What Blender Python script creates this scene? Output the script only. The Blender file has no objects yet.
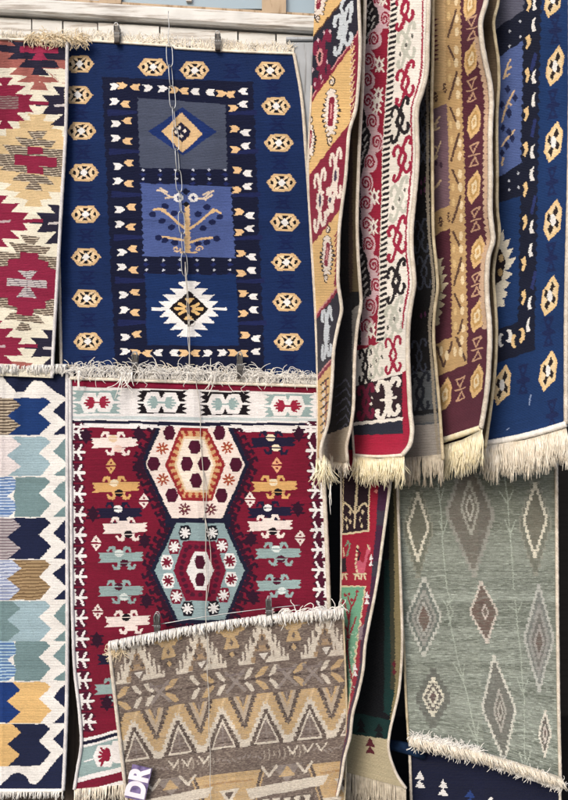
import bpy, math, random
import numpy as np
from mathutils import Vector
random.seed(7)
RNG = np.random.default_rng(11)
C = bpy.context.scene.collection
EYE = (0.0, -3.0, 1.6)
F = 900.0

# ---------------------------------------------------------------- helpers
def W(px, py, y):
    """world point of a traced photo point at distance y behind the wall line"""
    d = 3.0 + y
    return np.stack(np.broadcast_arrays((px - 284.0) * d / F, y, 1.6 - (py - 400.0) * d / F), -1)

def c(r, g, b, k=0.92):
    v = np.array([r, g, b], float) / 255.0
    return np.where(v <= 0.04045, v / 12.92, ((v + 0.055) / 1.055) ** 2.4) * k

def tag(o, label=None, cat=None, group=None, kind=None):
    if label: o['label'] = label
    if cat: o['category'] = cat
    if group: o['group'] = group
    if kind: o['kind'] = kind
    return o

def empty(name, loc, label, cat, group=None):
    o = bpy.data.objects.new(name, None)
    o.location = loc
    o.empty_display_size = 0.05
    C.objects.link(o)
    return tag(o, label, cat, group)

def mesh_obj(name, co, quads, mat, parent=None, smooth=True, col=None, uv=None, tris=None):
    co = np.asarray(co, float).reshape(-1, 3)
    if parent is not None:
        co = co - np.array(parent.location)
    me = bpy.data.meshes.new(name)
    quads = np.asarray(quads, np.int32).reshape(-1, 4)
    nq = len(quads)
    tr = np.asarray(tris if tris is not None else [], np.int32).reshape(-1, 3)
    nt = len(tr)
    me.vertices.add(len(co)); me.vertices.foreach_set('co', co.astype(np.float32).ravel())
    idx = np.concatenate([quads.ravel(), tr.ravel()])
    me.loops.add(len(idx)); me.loops.foreach_set('vertex_index', idx)
    me.polygons.add(nq + nt)
    st = np.concatenate([np.arange(nq) * 4, nq * 4 + np.arange(nt) * 3]).astype(np.int32)
    me.polygons.foreach_set('loop_start', st)
    me.polygons.foreach_set('use_smooth', np.full(nq + nt, smooth))
    me.update(calc_edges=True)
    if col is not None:
        a = me.attributes.new('Col', 'FLOAT_COLOR', 'FACE')
        cc = np.ones((nq + nt, 4), np.float32); cc[:, :3] = np.clip(col, 0, 1)
        a.data.foreach_set('color', cc.ravel())
    if uv is not None:
        l = me.uv_layers.new(name='UVMap')
        l.data.foreach_set('uv', np.asarray(uv, np.float32)[idx].ravel())
    me.materials.append(mat)
    o = bpy.data.objects.new(name, me)
    C.objects.link(o)
    if parent is not None: o.parent = parent
    return o

class MB:
    """collects boxes and tubes into one mesh"""
    def __init__(s): s.v = []; s.q = []; s.t = []; s.n = 0
    def add(s, co, q, t=()):
        co = np.asarray(co, float).reshape(-1, 3)
        s.v.append(co)
        if len(q): s.q.append(np.asarray(q).reshape(-1, 4) + s.n)
        if len(t): s.t.append(np.asarray(t).reshape(-1, 3) + s.n)
        s.n += len(co)
    def box(s, x0, x1, y0, y1, z0, z1, shear=0.0, bev=0.0):
        """axis box; shear = dz per dx"""
        b = bev
        prof = [(y0, z0 + b), (y0, z1 - b), (y0 + b, z1), (y1, z1), (y1, z0), (y0 + b, z0)] if b else [(y0, z0), (y0, z1), (y1, z1), (y1, z0)]
        n = len(prof)
        co = [(x, p[0], p[1] + shear * (x - x0)) for x in (x0, x1) for p in prof]
        q = [(i, (i + 1) % n, n + (i + 1) % n, n + i) for i in range(n)]
        t = [(0, k + 1, k) for k in range(1, n - 1)] + [(n, n + k, n + k + 1) for k in range(1, n - 1)]
        s.add(co, q, t)
    def tube(s, pts, r, k=6, cap=True):
        pts = np.asarray(pts, float)
        n = len(pts)
        rr = np.broadcast_to(np.asarray(r, float), (n,))
        tan = np.gradient(pts, axis=0)
        tan /= np.linalg.norm(tan, axis=1, keepdims=True) + 1e-9
        ref = np.array([0.0, 1.0, 0.0]) if abs(tan[0][1]) < 0.9 else np.array([1.0, 0, 0])
        a = np.cross(tan, ref); a /= np.linalg.norm(a, axis=1, keepdims=True) + 1e-9
        b = np.cross(tan, a)
        th = np.arange(k) * 2 * math.pi / k
        co = pts[:, None] + rr[:, None, None] * (a[:, None] * np.cos(th)[None, :, None] + b[:, None] * np.sin(th)[None, :, None])
        i = np.arange(n - 1)[:, None] * k; j = np.arange(k)[None]; j2 = (j + 1) % k
        q = np.stack([i + j, i + j2, i + k + j2, i + k + j], -1).reshape(-1, 4)
        t = []
        if cap:
            t = [(0, m + 1, m) for m in range(1, k - 1)] + [((n - 1) * k, (n - 1) * k + m, (n - 1) * k + m + 1) for m in range(1, k - 1)]
        s.add(co.reshape(-1, 3), q, t)
    def build(s, name, mat, parent=None, smooth=True):
        return mesh_obj(name, np.concatenate(s.v), np.concatenate(s.q) if s.q else [], mat, parent, smooth,
                        tris=np.concatenate(s.t) if s.t else None)

# ---------------------------------------------------------------- materials
def newmat(name):
    m = bpy.data.materials.new(name); m.use_nodes = True
    nt = m.node_tree
    return m, nt, nt.nodes['Principled BSDF']
def N(nt, t, **kw):
    n = nt.nodes.new(t)
    for k, v in kw.items():
        if k in n.inputs: n.inputs[k].default_value = v
        else: setattr(n, k, v)
    return n
def L(nt, a, b): nt.links.new(a, b)

def weave_material():
    m, nt, b = newmat('woven_wool')
    at = N(nt, 'ShaderNodeAttribute', attribute_name='Col')
    uv = N(nt, 'ShaderNodeUVMap')
    mp = N(nt, 'ShaderNodeMapping'); mp.inputs['Scale'].default_value = (55, 420, 1)
    L(nt, uv.outputs[0], mp.inputs[0])
    n1 = N(nt, 'ShaderNodeTexNoise', Scale=1.0, Detail=3.0); L(nt, mp.outputs[0], n1.inputs['Vector'])
    mr = N(nt, 'ShaderNodeMapRange'); mr.inputs[1].default_value = .25; mr.inputs[2].default_value = .75
    mr.inputs[3].default_value = .86; mr.inputs[4].default_value = 1.1
    L(nt, n1.outputs[0], mr.inputs[0])
    n2 = N(nt, 'ShaderNodeTexNoise', Scale=5.0, Detail=7.0, Roughness=.65); L(nt, uv.outputs[0], n2.inputs['Vector'])
    mr2 = N(nt, 'ShaderNodeMapRange'); mr2.inputs[1].default_value = .3; mr2.inputs[2].default_value = .7
    mr2.inputs[3].default_value = .84; mr2.inputs[4].default_value = 1.1
    L(nt, n2.outputs[0], mr2.inputs[0])
    mm = N(nt, 'ShaderNodeMath', operation='MULTIPLY'); L(nt, mr.outputs[0], mm.inputs[0]); L(nt, mr2.outputs[0], mm.inputs[1])
    vm = N(nt, 'ShaderNodeVectorMath', operation='SCALE'); L(nt, at.outputs['Color'], vm.inputs[0]); L(nt, mm.outputs[0], vm.inputs['Scale'])
    L(nt, vm.outputs[0], b.inputs['Base Color'])
    wv = N(nt, 'ShaderNodeTexWave', Scale=85.0, Distortion=1.2); wv.bands_direction = 'Y'
    wv.inputs['Detail Scale'].default_value = 2.0
    L(nt, uv.outputs[0], wv.inputs['Vector'])
    n3 = N(nt, 'ShaderNodeTexNoise', Scale=260.0, Detail=3.0); L(nt, uv.outputs[0], n3.inputs['Vector'])
    ad = N(nt, 'ShaderNodeMath', operation='ADD'); L(nt, wv.outputs[1], ad.inputs[0]); L(nt, n3.outputs[0], ad.inputs[1])
    bp = N(nt, 'ShaderNodeBump', Strength=.5, Distance=.0025); L(nt, ad.outputs[0], bp.inputs['Height'])
    L(nt, bp.outputs[0], b.inputs['Normal'])
    b.inputs['Roughness'].default_value = .92
    b.inputs['Specular IOR Level'].default_value = .15
    b.inputs['Sheen Weight'].default_value = .12
    return m

def yarn_material(name, c0, c1, scale=60, bump=.4):
    m, nt, b = newmat(name)
    tc = N(nt, 'ShaderNodeTexCoord')
    n1 = N(nt, 'ShaderNodeTexNoise', Scale=scale, Detail=4.0); L(nt, tc.outputs['Object'], n1.inputs['Vector'])
    rp = N(nt, 'ShaderNodeValToRGB')
    rp.color_ramp.elements[0].position = .3; rp.color_ramp.elements[0].color = (*c0, 1)
    rp.color_ramp.elements[1].position = .7; rp.color_ramp.elements[1].color = (*c1, 1)
    L(nt, n1.outputs[0], rp.inputs[0]); L(nt, rp.outputs[0], b.inputs['Base Color'])
    n2 = N(nt, 'ShaderNodeTexNoise', Scale=350.0, Detail=2.0); L(nt, tc.outputs['Object'], n2.inputs['Vector'])
    bp = N(nt, 'ShaderNodeBump', Strength=bump, Distance=.003); L(nt, n2.outputs[0], bp.inputs['Height'])
    L(nt, bp.outputs[0], b.inputs['Normal'])
    b.inputs['Roughness'].default_value = .9
    b.inputs['Specular IOR Level'].default_value = .15
    return m

def wood_material(name, paint, bare, dark, stretch=(2, 30, 30), cover=.5, rough=.8):
    m, nt, b = newmat(name)
    tc = N(nt, 'ShaderNodeTexCoord')
    mp = N(nt, 'ShaderNodeMapping'); mp.inputs['Scale'].default_value = stretch
    L(nt, tc.outputs['Object'], mp.inputs[0])
    n1 = N(nt, 'ShaderNodeTexNoise', Scale=2.5, Detail=8.0, Roughness=.65); L(nt, mp.outputs[0], n1.inputs['Vector'])
    r1 = N(nt, 'ShaderNodeValToRGB')
    e = r1.color_ramp.elements
    e[0].position = cover - .18; e[0].color = (*dark, 1)
    e[1].position = cover; e[1].color = (*bare, 1)
    e2 = e.new(cover + .07); e2.color = (*paint, 1)
    L(nt, n1.outputs[0], r1.inputs[0])
    n2 = N(nt, 'ShaderNodeTexNoise', Scale=14.0, Detail=5.0); L(nt, tc.outputs['Object'], n2.inputs['Vector'])
    mr = N(nt, 'ShaderNodeMapRange'); mr.inputs[3].default_value = .72; mr.inputs[4].default_value = 1.2
    L(nt, n2.outputs[0], mr.inputs[0])
    vm = N(nt, 'ShaderNodeVectorMath', operation='SCALE'); L(nt, r1.outputs[0], vm.inputs[0]); L(nt, mr.outputs[0], vm.inputs['Scale'])
    L(nt, vm.outputs[0], b.inputs['Base Color'])
    bp = N(nt, 'ShaderNodeBump', Strength=.5, Distance=.004); L(nt, n1.outputs[0], bp.inputs['Height'])
    L(nt, bp.outputs[0], b.inputs['Normal'])
    b.inputs['Roughness'].default_value = rough
    return m

def metal_material(name, col, rough=.45, met=.8):
    m, nt, b = newmat(name)
    tc = N(nt, 'ShaderNodeTexCoord')
    n1 = N(nt, 'ShaderNodeTexNoise', Scale=90.0, Detail=4.0); L(nt, tc.outputs['Object'], n1.inputs['Vector'])
    rp = N(nt, 'ShaderNodeValToRGB')
    rp.color_ramp.elements[0].color = (*(np.array(col) * .5), 1); rp.color_ramp.elements[1].color = (*(np.array(col) * 1.25), 1)
    L(nt, n1.outputs[0], rp.inputs[0]); L(nt, rp.outputs[0], b.inputs['Base Color'])
    b.inputs['Metallic'].default_value = met; b.inputs['Roughness'].default_value = rough
    return m

WEAVE = weave_material()
CREAM = yarn_material('cream_yarn', c(226, 216, 198, .97), c(250, 245, 234, .97))
WHITE = yarn_material('white_yarn', c(230, 227, 222, .97), c(250, 249, 246, .97))
STRAW = yarn_material('straw_yarn', c(226, 204, 166), c(250, 240, 218))
GOLD = yarn_material('pale_yellow_yarn', c(232, 220, 182, .97), c(250, 244, 222, .97))
GREYY = yarn_material('grey_yarn', c(176, 166, 150), c(218, 210, 194))
def binding_material(name, c0, c1):
    m = yarn_material(name, c0, c1, 45, .5)
    nt = m.node_tree; b = nt.nodes['Principled BSDF']
    tc = N(nt, 'ShaderNodeTexCoord')
    wv = N(nt, 'ShaderNodeTexWave', Scale=62.0, Distortion=6.0); wv.bands_direction = 'DIAGONAL'; wv.inputs['Detail Scale'].default_value = 3.0
    L(nt, tc.outputs['Object'], wv.inputs['Vector'])
    old = b.inputs['Base Color'].links[0].from_socket
    mr = N(nt, 'ShaderNodeMapRange'); mr.inputs[3].default_value = .9; mr.inputs[4].default_value = 1.04
    L(nt, wv.outputs[1], mr.inputs[0])
    n2 = N(nt, 'ShaderNodeTexNoise', Scale=9.0, Detail=5.0); L(nt, tc.outputs['Object'], n2.inputs['Vector'])
    m2 = N(nt, 'ShaderNodeMapRange'); m2.inputs[1].default_value = .3; m2.inputs[2].default_value = .7; m2.inputs[3].default_value = .82; m2.inputs[4].default_value = 1.05
    L(nt, n2.outputs[0], m2.inputs[0])
    mu = N(nt, 'ShaderNodeMath', operation='MULTIPLY'); L(nt, mr.outputs[0], mu.inputs[0]); L(nt, m2.outputs[0], mu.inputs[1])
    vm = N(nt, 'ShaderNodeVectorMath', operation='SCALE'); L(nt, old, vm.inputs[0]); L(nt, mu.outputs[0], vm.inputs['Scale'])
    L(nt, vm.outputs[0], b.inputs['Base Color'])
    bp = b.inputs['Normal'].links[0].from_node
    b2 = N(nt, 'ShaderNodeBump', Strength=.4, Distance=.002); L(nt, wv.outputs[1], b2.inputs['Height']); L(nt, bp.outputs[0], b2.inputs['Normal'])
    L(nt, b2.outputs[0], b.inputs['Normal'])
    return m
BINDC = binding_material('binding_cord', c(206, 194, 178), c(238, 230, 218))
BINDW = binding_material('white_binding_cord', c(214, 212, 216), c(240, 238, 240))
BINDT = binding_material('tan_binding_cord', c(176, 162, 134), c(216, 204, 176))
PAINTW = wood_material('weathered_white_boards', c(226, 226, 224), c(196, 190, 184), c(116, 106, 96), cover=.425)
POSTM = wood_material('grey_painted_post', c(176, 182, 190), c(150, 152, 156), c(110, 110, 112), stretch=(30, 30, 2), cover=.36)
BAREW = wood_material('bare_window_wood', c(190, 168, 142), c(164, 140, 112), c(104, 86, 66), stretch=(20, 20, 3), cover=.42)
DARKW = wood_material('dark_brown_boards', c(74, 62, 54), c(56, 46, 40), c(28, 24, 22), stretch=(30, 30, 2), cover=.45)
INNER = wood_material('dark_shop_interior', c(26, 24, 26), c(20, 18, 20), c(10, 10, 12), cover=.45)  # near-black so the unlit room's darkness sits in the wall colour
STEEL = metal_material('dull_steel', c(98, 96, 96), .42, .6)
CHAINM = metal_material('pale_steel_wire', c(186, 190, 194), .3, .75)
GROUND = yarn_material('ground_asphalt', (.10, .098, .095), (.17, .165, .16), 20)

# ---------------------------------------------------------------- rug machinery
def curve(keys):
    k = sorted(keys)
    ys = np.array([a for a, b in k], float); xs = np.array([b for a, b in k], float)
    m = np.gradient(xs, ys) if len(xs) > 2 else np.full(2, (xs[1] - xs[0]) / (ys[1] - ys[0]))
    def f(y):
        y = np.clip(np.asarray(y, float), ys[0], ys[-1])
        i = np.clip(np.searchsorted(ys, y) - 1, 0, len(ys) - 2)
        h = ys[i + 1] - ys[i]; t = (y - ys[i]) / h
        return ((2*t**3 - 3*t**2 + 1) * xs[i] + (t**3 - 2*t**2 + t) * h * m[i] + (-2*t**3 + 3*t**2) * xs[i+1] + (t**3 - t**2) * h * m[i+1])
    f.y0, f.y1 = ys[0], ys[-1]
    return f

class Pat:
    def __init__(p, X, Y, shape):
        p.X, p.Y, p.shape = X, Y, shape
        p.col = np.zeros((len(X), 3))
    def fill(p, col): p.col[:] = col
    def sel(p, x0, x1, y0, y1):
        return np.nonzero((p.X >= x0) & (p.X <= x1) & (p.Y >= y0) & (p.Y <= y1))[0]
    def put(p, i, col, stripe=None):
        if stripe is None: p.col[i] = col
        else:
            per, col2, duty = stripe
            k = ((p.Y[i] + .04 * p.X[i]) % per) < per * duty
            p.col[i] = np.where(k[:, None], col2, col)
    def poly(p, pts, col, stripe=None):
        pts = np.asarray(pts, float)
        i = p.sel(pts[:, 0].min(), pts[:, 0].max(), pts[:, 1].min(), pts[:, 1].max())
        if not len(i): return
        x, y = p.X[i], p.Y[i]
        ins = np.zeros(len(i), bool)
        n = len(pts)
        for a in range(n):
            x0, y0 = pts[a]; x1, y1 = pts[(a + 1) % n]
            if y0 == y1: continue
            k = ((y0 > y) != (y1 > y))
            ins ^= k & (x < (x1 - x0) * (y - y0) / (y1 - y0) + x0)
        p.put(i[ins], col, stripe)
    def ell(p, cx, cy, rx, ry, col):
        i = p.sel(cx - rx, cx + rx, cy - ry, cy + ry)
        k = ((p.X[i] - cx) / rx) ** 2 + ((p.Y[i] - cy) / ry) ** 2 <= 1
        p.col[i[k]] = col
    def dia(p, cx, cy, rx, ry, col): p.poly([(cx - rx, cy), (cx, cy - ry), (cx + rx, cy), (cx, cy + ry)], col)
    def hexa(p, cx, cy, rx, ry, col, f=.5):
        p.poly([(cx - rx, cy), (cx - rx * f, cy - ry), (cx + rx * f, cy - ry), (cx + rx, cy), (cx + rx * f, cy + ry), (cx - rx * f, cy + ry)], col)
    def line(p, pts, w, col):
        for (x0, y0), (x1, y1) in zip(pts[:-1], pts[1:]):
            i = p.sel(min(x0, x1) - w, max(x0, x1) + w, min(y0, y1) - w, max(y0, y1) + w)
            if not len(i): continue
            dx, dy = x1 - x0, y1 - y0
            L2 = dx * dx + dy * dy + 1e-9
            t = np.clip(((p.X[i] - x0) * dx + (p.Y[i] - y0) * dy) / L2, 0, 1)
            k = (p.X[i] - x0 - t * dx) ** 2 + (p.Y[i] - y0 - t * dy) ** 2 <= (w * .5) ** 2
            p.col[i[k]] = col
    def step(p, cx, cy, rx, ry, n, col, lean=0.0):
        """stepped (woven) diamond; lean shifts x with y"""
        up = []
        for k in range(n):
            xa, xb = rx * k / n, rx * (k + 1) / n
            y = ry * (1 - k / n)
            up += [(xa, y), (xb, y)]
        pts = [(x, -y) for x, y in reversed([(-a, b) for a, b in up])]  # left upper going to apex
        pts = [(-a, -b) for a, b in reversed(up)] + [(a, -b) for a, b in up] + [(a, b) for a, b in reversed(up)] + [(-a, b) for a, b in up]
        p.poly([(cx + x + lean * y, cy + y) for x, y in pts], col)
    def teeth(p, cx, cy, rx, ry, n, col, bar=0):
        """serrated diamond of swallow-tailed rows"""
        for k in range(n):
            w = rx * (1 - k / n) ; wi = rx * (1 - (k + 1) / n)
            h0, h1 = ry * k / n, ry * (k + 1) / n
            for sg in (-1, 1):
                p.poly([(cx - wi * .8, cy + sg * h0), (cx - w, cy + sg * h1 * .98), (cx + w, cy + sg * h1 * .98), (cx + wi * .8, cy + sg * h0)], col)
    def horns(p, cx, cy, w, h, col, lw, k=0.0, core=True):
        q = lambda pts: [(cx + x * w, cy + y * h - k * x * w) for x, y in pts]
        if core: p.line(q([(0, -.44), (.3, -.2), (.4, 0), (.3, .2), (0, .44), (-.3, .2), (-.4, 0), (-.3, -.2), (0, -.44)]), lw, col)
        for sx in (-1, 1):
            for sy in (-1, 1):
                p.line(q([(.06 * sx, .38 * sy), (.2 * sx, .68 * sy), (.46 * sx, .93 * sy), (.76 * sx, .95 * sy), (.97 * sx, .74 * sy), (.88 * sx, .54 * sy)]), lw, col)
    def spiral(p, cx, cy, rx, ry, col, lw, turns=1.6, a0=0, sg=1):
        n = 22
        pts = []
        for i in range(n):
            f = i / (n - 1); a = a0 + sg * f * turns * 2 * math.pi
            pts.append((cx + rx * (1 - .85 * f) * math.cos(a), cy + ry * (1 - .85 * f) * math.sin(a)))
        p.line(pts, lw, col)

def surf(Lk, Rk, top, bot, depth, bpow=1.0):
    fl, fr = curve(Lk), curve(Rk)
    def P(s, t):
        yl = fl.y0 + (fl.y1 - fl.y0) * t; yr = fr.y0 + (fr.y1 - fr.y0) * t
        px = (1 - s) * fl(yl) + s * fr(yr)
        py = (1 - s) * yl + s * yr + (1 - t) * top(s) + t ** bpow * bot(s)
        return px, py
    def P3(s, t):
        px, py = P(s, t)
        return W(px, py, depth(s, t))
    return P, P3
Z0 = lambda s: 0 * s

def panel(name, parent, P, P3, wpx, hpx, paint, cell=.72, jit=.05, rowjit=.04, back=.007, uvcoords=False):
    nx, ny = int(wpx / cell), int(hpx / cell)
    s = np.linspace(0, 1, nx + 1); t = np.linspace(0, 1, ny + 1)
    S, T = np.meshgrid(s, t)
    co = P3(S, T).reshape(-1, 3)
    # yarn thickness relief
    co[:, 1] += RNG.normal(0, .0004, len(co))
    j, i = np.meshgrid(np.arange(ny), np.arange(nx), indexing='ij')
    a = j * (nx + 1) + i
    quads = np.stack([a, a + nx + 1, a + nx + 2, a + 1], -1).reshape(-1, 4)
    sc, tc = np.meshgrid((s[1:] + s[:-1]) / 2, (t[1:] + t[:-1]) / 2)
    # hand weaving: threads wander a little
    wob = .35 * np.sin(tc * 31 + 5 * np.sin(sc * 9)) + .3 * np.sin(sc * 37 + 4 * np.sin(tc * 13))
    px, py = P(sc, tc)
    if uvcoords: X, Y = sc * wpx, tc * hpx
    else: X, Y = px, py
    X = X + RNG.normal(0, .28, (ny, 1)) + RNG.normal(0, .16, X.shape)
    pt = Pat((X + wob * .6).ravel(), (Y + wob * .6).ravel(), (ny, nx))
    pt.S, pt.T = sc.ravel(), tc.ravel()
    paint(pt)
    col = pt.col.reshape(ny, nx, 3)
    col = col * (1 + RNG.normal(0, rowjit, (ny, 1, 1))) * (1 + RNG.normal(0, jit, (ny, nx, 1)))
    col = col.reshape(-1, 3)
    # reverse side, coarser
    bx, by = max(4, nx // 8), max(4, ny // 8)
    S2, T2 = np.meshgrid(np.linspace(0, 1, bx + 1), np.linspace(0, 1, by + 1))
    co2 = P3(S2, T2).reshape(-1, 3); co2[:, 1] += back
    j, i = np.meshgrid(np.arange(by), np.arange(bx), indexing='ij')
    a = j * (bx + 1) + i
    q2 = np.stack([a, a + 1, a + bx + 2, a + bx + 1], -1).reshape(-1, 4) + len(co)
    ii = (np.linspace(0, ny - 1, by).astype(int)[:, None] * nx + np.linspace(0, nx - 1, bx).astype(int)[None]).ravel()
    uvs = np.concatenate([np.stack([S.ravel() * wpx / 300, T.ravel() * hpx / 300], -1), np.stack([S2.ravel() * wpx / 300, T2.ravel() * hpx / 300], -1)])
    return mesh_obj(name, np.concatenate([co, co2]), np.concatenate([quads, q2]), WEAVE, parent, True,
                    np.concatenate([col, col[ii]]), uvs)

def cord(name, parent, P3, s, r=.0065, mat=None, t0=0, t1=1, n=160, fwd=.003, along='t'):
    t = np.linspace(t0, t1, n)
    pts = P3(np.full(n, float(s)), t) if along == 't' else P3(t, np.full(n, float(s)))
    pts = pts.copy(); pts[:, 1] -= fwd
    rr = r * .84 * (1 + .03 * np.sin(np.arange(n) * 1.9) + RNG.normal(0, .035, n))
    m = MB(); m.tube(pts, rr, 7)
    return m.build(name, mat or BINDC, parent)

def strand_bundle(strands, r0, mat, name, parent):
    m = MB()
    for pts in strands:
        n = len(pts)
        m.tube(pts, np.linspace(r0, r0 * .55, n), 4)
    return m.build(name, mat, parent)

def hang_fringe(name, parent, root, n, length, mat, seed=1, r=.0013, clump=9, spread=.010, fwd=.006, lean=0.0):
    """strands hanging from root(f) (world points), f in 0..1"""
    rg = random.Random(seed)
    out = []
    f = np.sort(np.array([rg.random() for _ in range(n)]))
    pts = root(f)
    ncl = max(2, n // clump)
    cl = [((k + rg.random()) / ncl, rg.uniform(.75, 1.12), rg.uniform(-.4, .4)) for k in range(ncl)]
    for k in range(n):
        c0 = min(cl, key=lambda q: abs(q[0] - f[k]))
        cp = root(np.array([c0[0]]))[0]
        l = length * c0[1] * rg.uniform(.72, 1.12)
        p0 = pts[k]; tgt = p0 * .45 + cp * .55
        sway = c0[2] * spread + rg.gauss(0, spread * .5) + lean * l
        dep = rg.uniform(-fwd * 1.6, fwd * .4)
        ph = rg.uniform(0, 6.28)
        st = []
        for q in range(7):
            g = q / 6
            x = p0[0] * (1 - g) + tgt[0] * g + sway * g * g + .0022 * math.sin(ph + g * 7) * g
            y = p0[1] * (1 - g) + tgt[1] * g + dep * min(1, g * 3) - .004 * math.sin(g * 3)
            z = p0[2] - l * g * (1 - .05 * g)
            st.append((x, y, z))
        out.append(np.array(st))
    return strand_bundle(out, r, mat, name, parent)

def curl_fringe(name, parent, root, n, length, mat, seed=1, r=.0013, up=1.0, fwd=.02, wild=1.0, droop=.9):
    """soft matted strands that leave the edge, curl and sag"""
    rg = random.Random(seed)
    out = []
    for k in range(n):
        f = rg.random()
        p = root(np.array([f]))[0].astype(float)
        l = length * rg.uniform(.45, 1.15)
        a = math.pi / 2 * up + rg.gauss(0, .5 * wild)
        da = rg.gauss(0, 3.4 * wild)
        st = [p.copy()]
        yv = rg.uniform(-fwd, fwd * .1)
        nn = 12
        sag = droop * wild * rg.uniform(.3, 1.5)
        for q in range(1, nn):
            g = q / (nn - 1)
            a += da / nn + rg.gauss(0, .12 * wild)
            d = np.array([math.cos(a), yv / l * (1 - g) * 1.2, math.sin(a) - sag * g * 1.4])
            d /= np.linalg.norm(d) + 1e-6
            p = p + d * l / nn
            st.append(p.copy())
        out.append(np.array(st))
    return strand_bundle(out, r, mat, name, parent)

def root_line(pts, y, dy=0.0):
    """root along px polyline at depth y (number or list)"""
    xs = np.array([p[0] for p in pts], float); ys = np.array([p[1] for p in pts], float)
    ln = np.concatenate([[0], np.cumsum(np.hypot(np.diff(xs), np.diff(ys)))]); ln /= ln[-1]
    yy = np.broadcast_to(np.asarray(y, float), xs.shape)
    return lambda f: W(np.interp(f, ln, xs), np.interp(f, ln, ys), np.interp(f, ln, yy) + dy)

RUGS = 'woven rugs hung on display'
def rug(label, loc): return empty('kilim_rug', loc, label, 'rug', RUGS)
def at(px, py, y): return tuple(float(v) for v in W(np.array(float(px)), np.array(float(py)), np.array(float(y))))
def ripple(y0, amp, fx, fy, ph):
    def f(s, t):
        w = amp * (np.sin(s * fx + ph + 1.3 * np.sin(t * 3 + ph)) + .7 * np.sin(t * fy + 2 * ph + s * 2)) * .6
        # old fold lines from storage and small puckers near the held edges
        cr = 0
        for t0, sg in ((.27, 1), (.52, -1), (.76, 1)):
            cr = cr + sg * .0045 * np.exp(-np.abs(t - t0 - .008 * np.sin(s * 5 + ph)) / .022)
        cr = cr - .005 * np.exp(-np.abs(s - .5 - .006 * np.sin(t * 6 + ph)) / .03)
        pk = .005 * np.sin(s * 23 + 3 * np.sin(s * 7 + ph) + ph) * np.exp(-t * 7)
        return y0 + w + cr + pk
    return f

# colours
NAVY = c(20, 43, 90); DNAVY = c(15, 22, 52); INK = c(18, 18, 30); PERI = c(76, 94, 152); GREYP = c(74, 82, 104)
TAN = c(218, 186, 142); CRM = c(236, 222, 196); WHT = c(238, 238, 240); BLK = c(22, 16, 24)
CRIM = c(118, 20, 48); MAR = c(58, 14, 38); TEAL = c(150, 178, 180)

# ---------------------------------------------------------------- 1 blue rug on the wall
def arrow(p, x, y, d, col):
    """small swallow-tailed arrowhead, d=+1 points right"""
    p.poly([(x - 5.2*d, y - 3.3), (x + 1.6*d, y - 3.4), (x + 5.4*d, y - .4), (x + 1.6*d, y + 3.2), (x - 5.0*d, y + 3.5), (x - 2.4*d, y)], col)
def blue_hex(p, x, y):
    p.hexa(x, y, 15, 8.7, TAN, .55)
    p.hexa(x, y, 12, 6.6, c(240, 214, 176), .5)
    p.poly([(x-7.5,y-6),(x-2,y-2.4),(x+2,y-2.4),(x+7.5,y-6),(x+4.2,y),(x+7.5,y+6),(x+2,y+2.4),(x-2,y+2.4),(x-7.5,y+6),(x-4.2,y)], BLK)
    p.poly([(x-3.2,y-6.4),(x+3.2,y-6.4),(x,y-2)], BLK); p.poly([(x-3.2,y+6.4),(x+3.2,y+6.4),(x,y+2)], BLK)
    p.ell(x - 9.6, y, 1.5, 2.2, BLK); p.ell(x + 9.6, y, 1.5, 2.2, BLK)
    p.dia(x, y, 4.2, 4.2, WHT)
def dark_x(p, x, y, col, k=1):
    p.poly([(x-9*k,y-7),(x+9*k,y-7),(x+3*k,y-1.5),(x+10*k,y),(x+3*k,y+1.5),(x+9*k,y+7),(x-9*k,y+7),(x-3*k,y+1.5),(x-10*k,y),(x-3*k,y-1.5)], col)
    p.poly([(x-4*k,y-5),(x+4*k,y-5),(x,y-2)], NAVY); p.poly([(x-4*k,y+5),(x+4*k,y+5),(x,y+2)], NAVY)
def zig(x0, y0, x1, y1, n, a):
    out = []
    for k in range(n + 1):
        f = k / n
        out.append((x0 + (x1 - x0) * f + (a if k % 2 else 0), y0 + (y1 - y0) * f))
    return out
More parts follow.
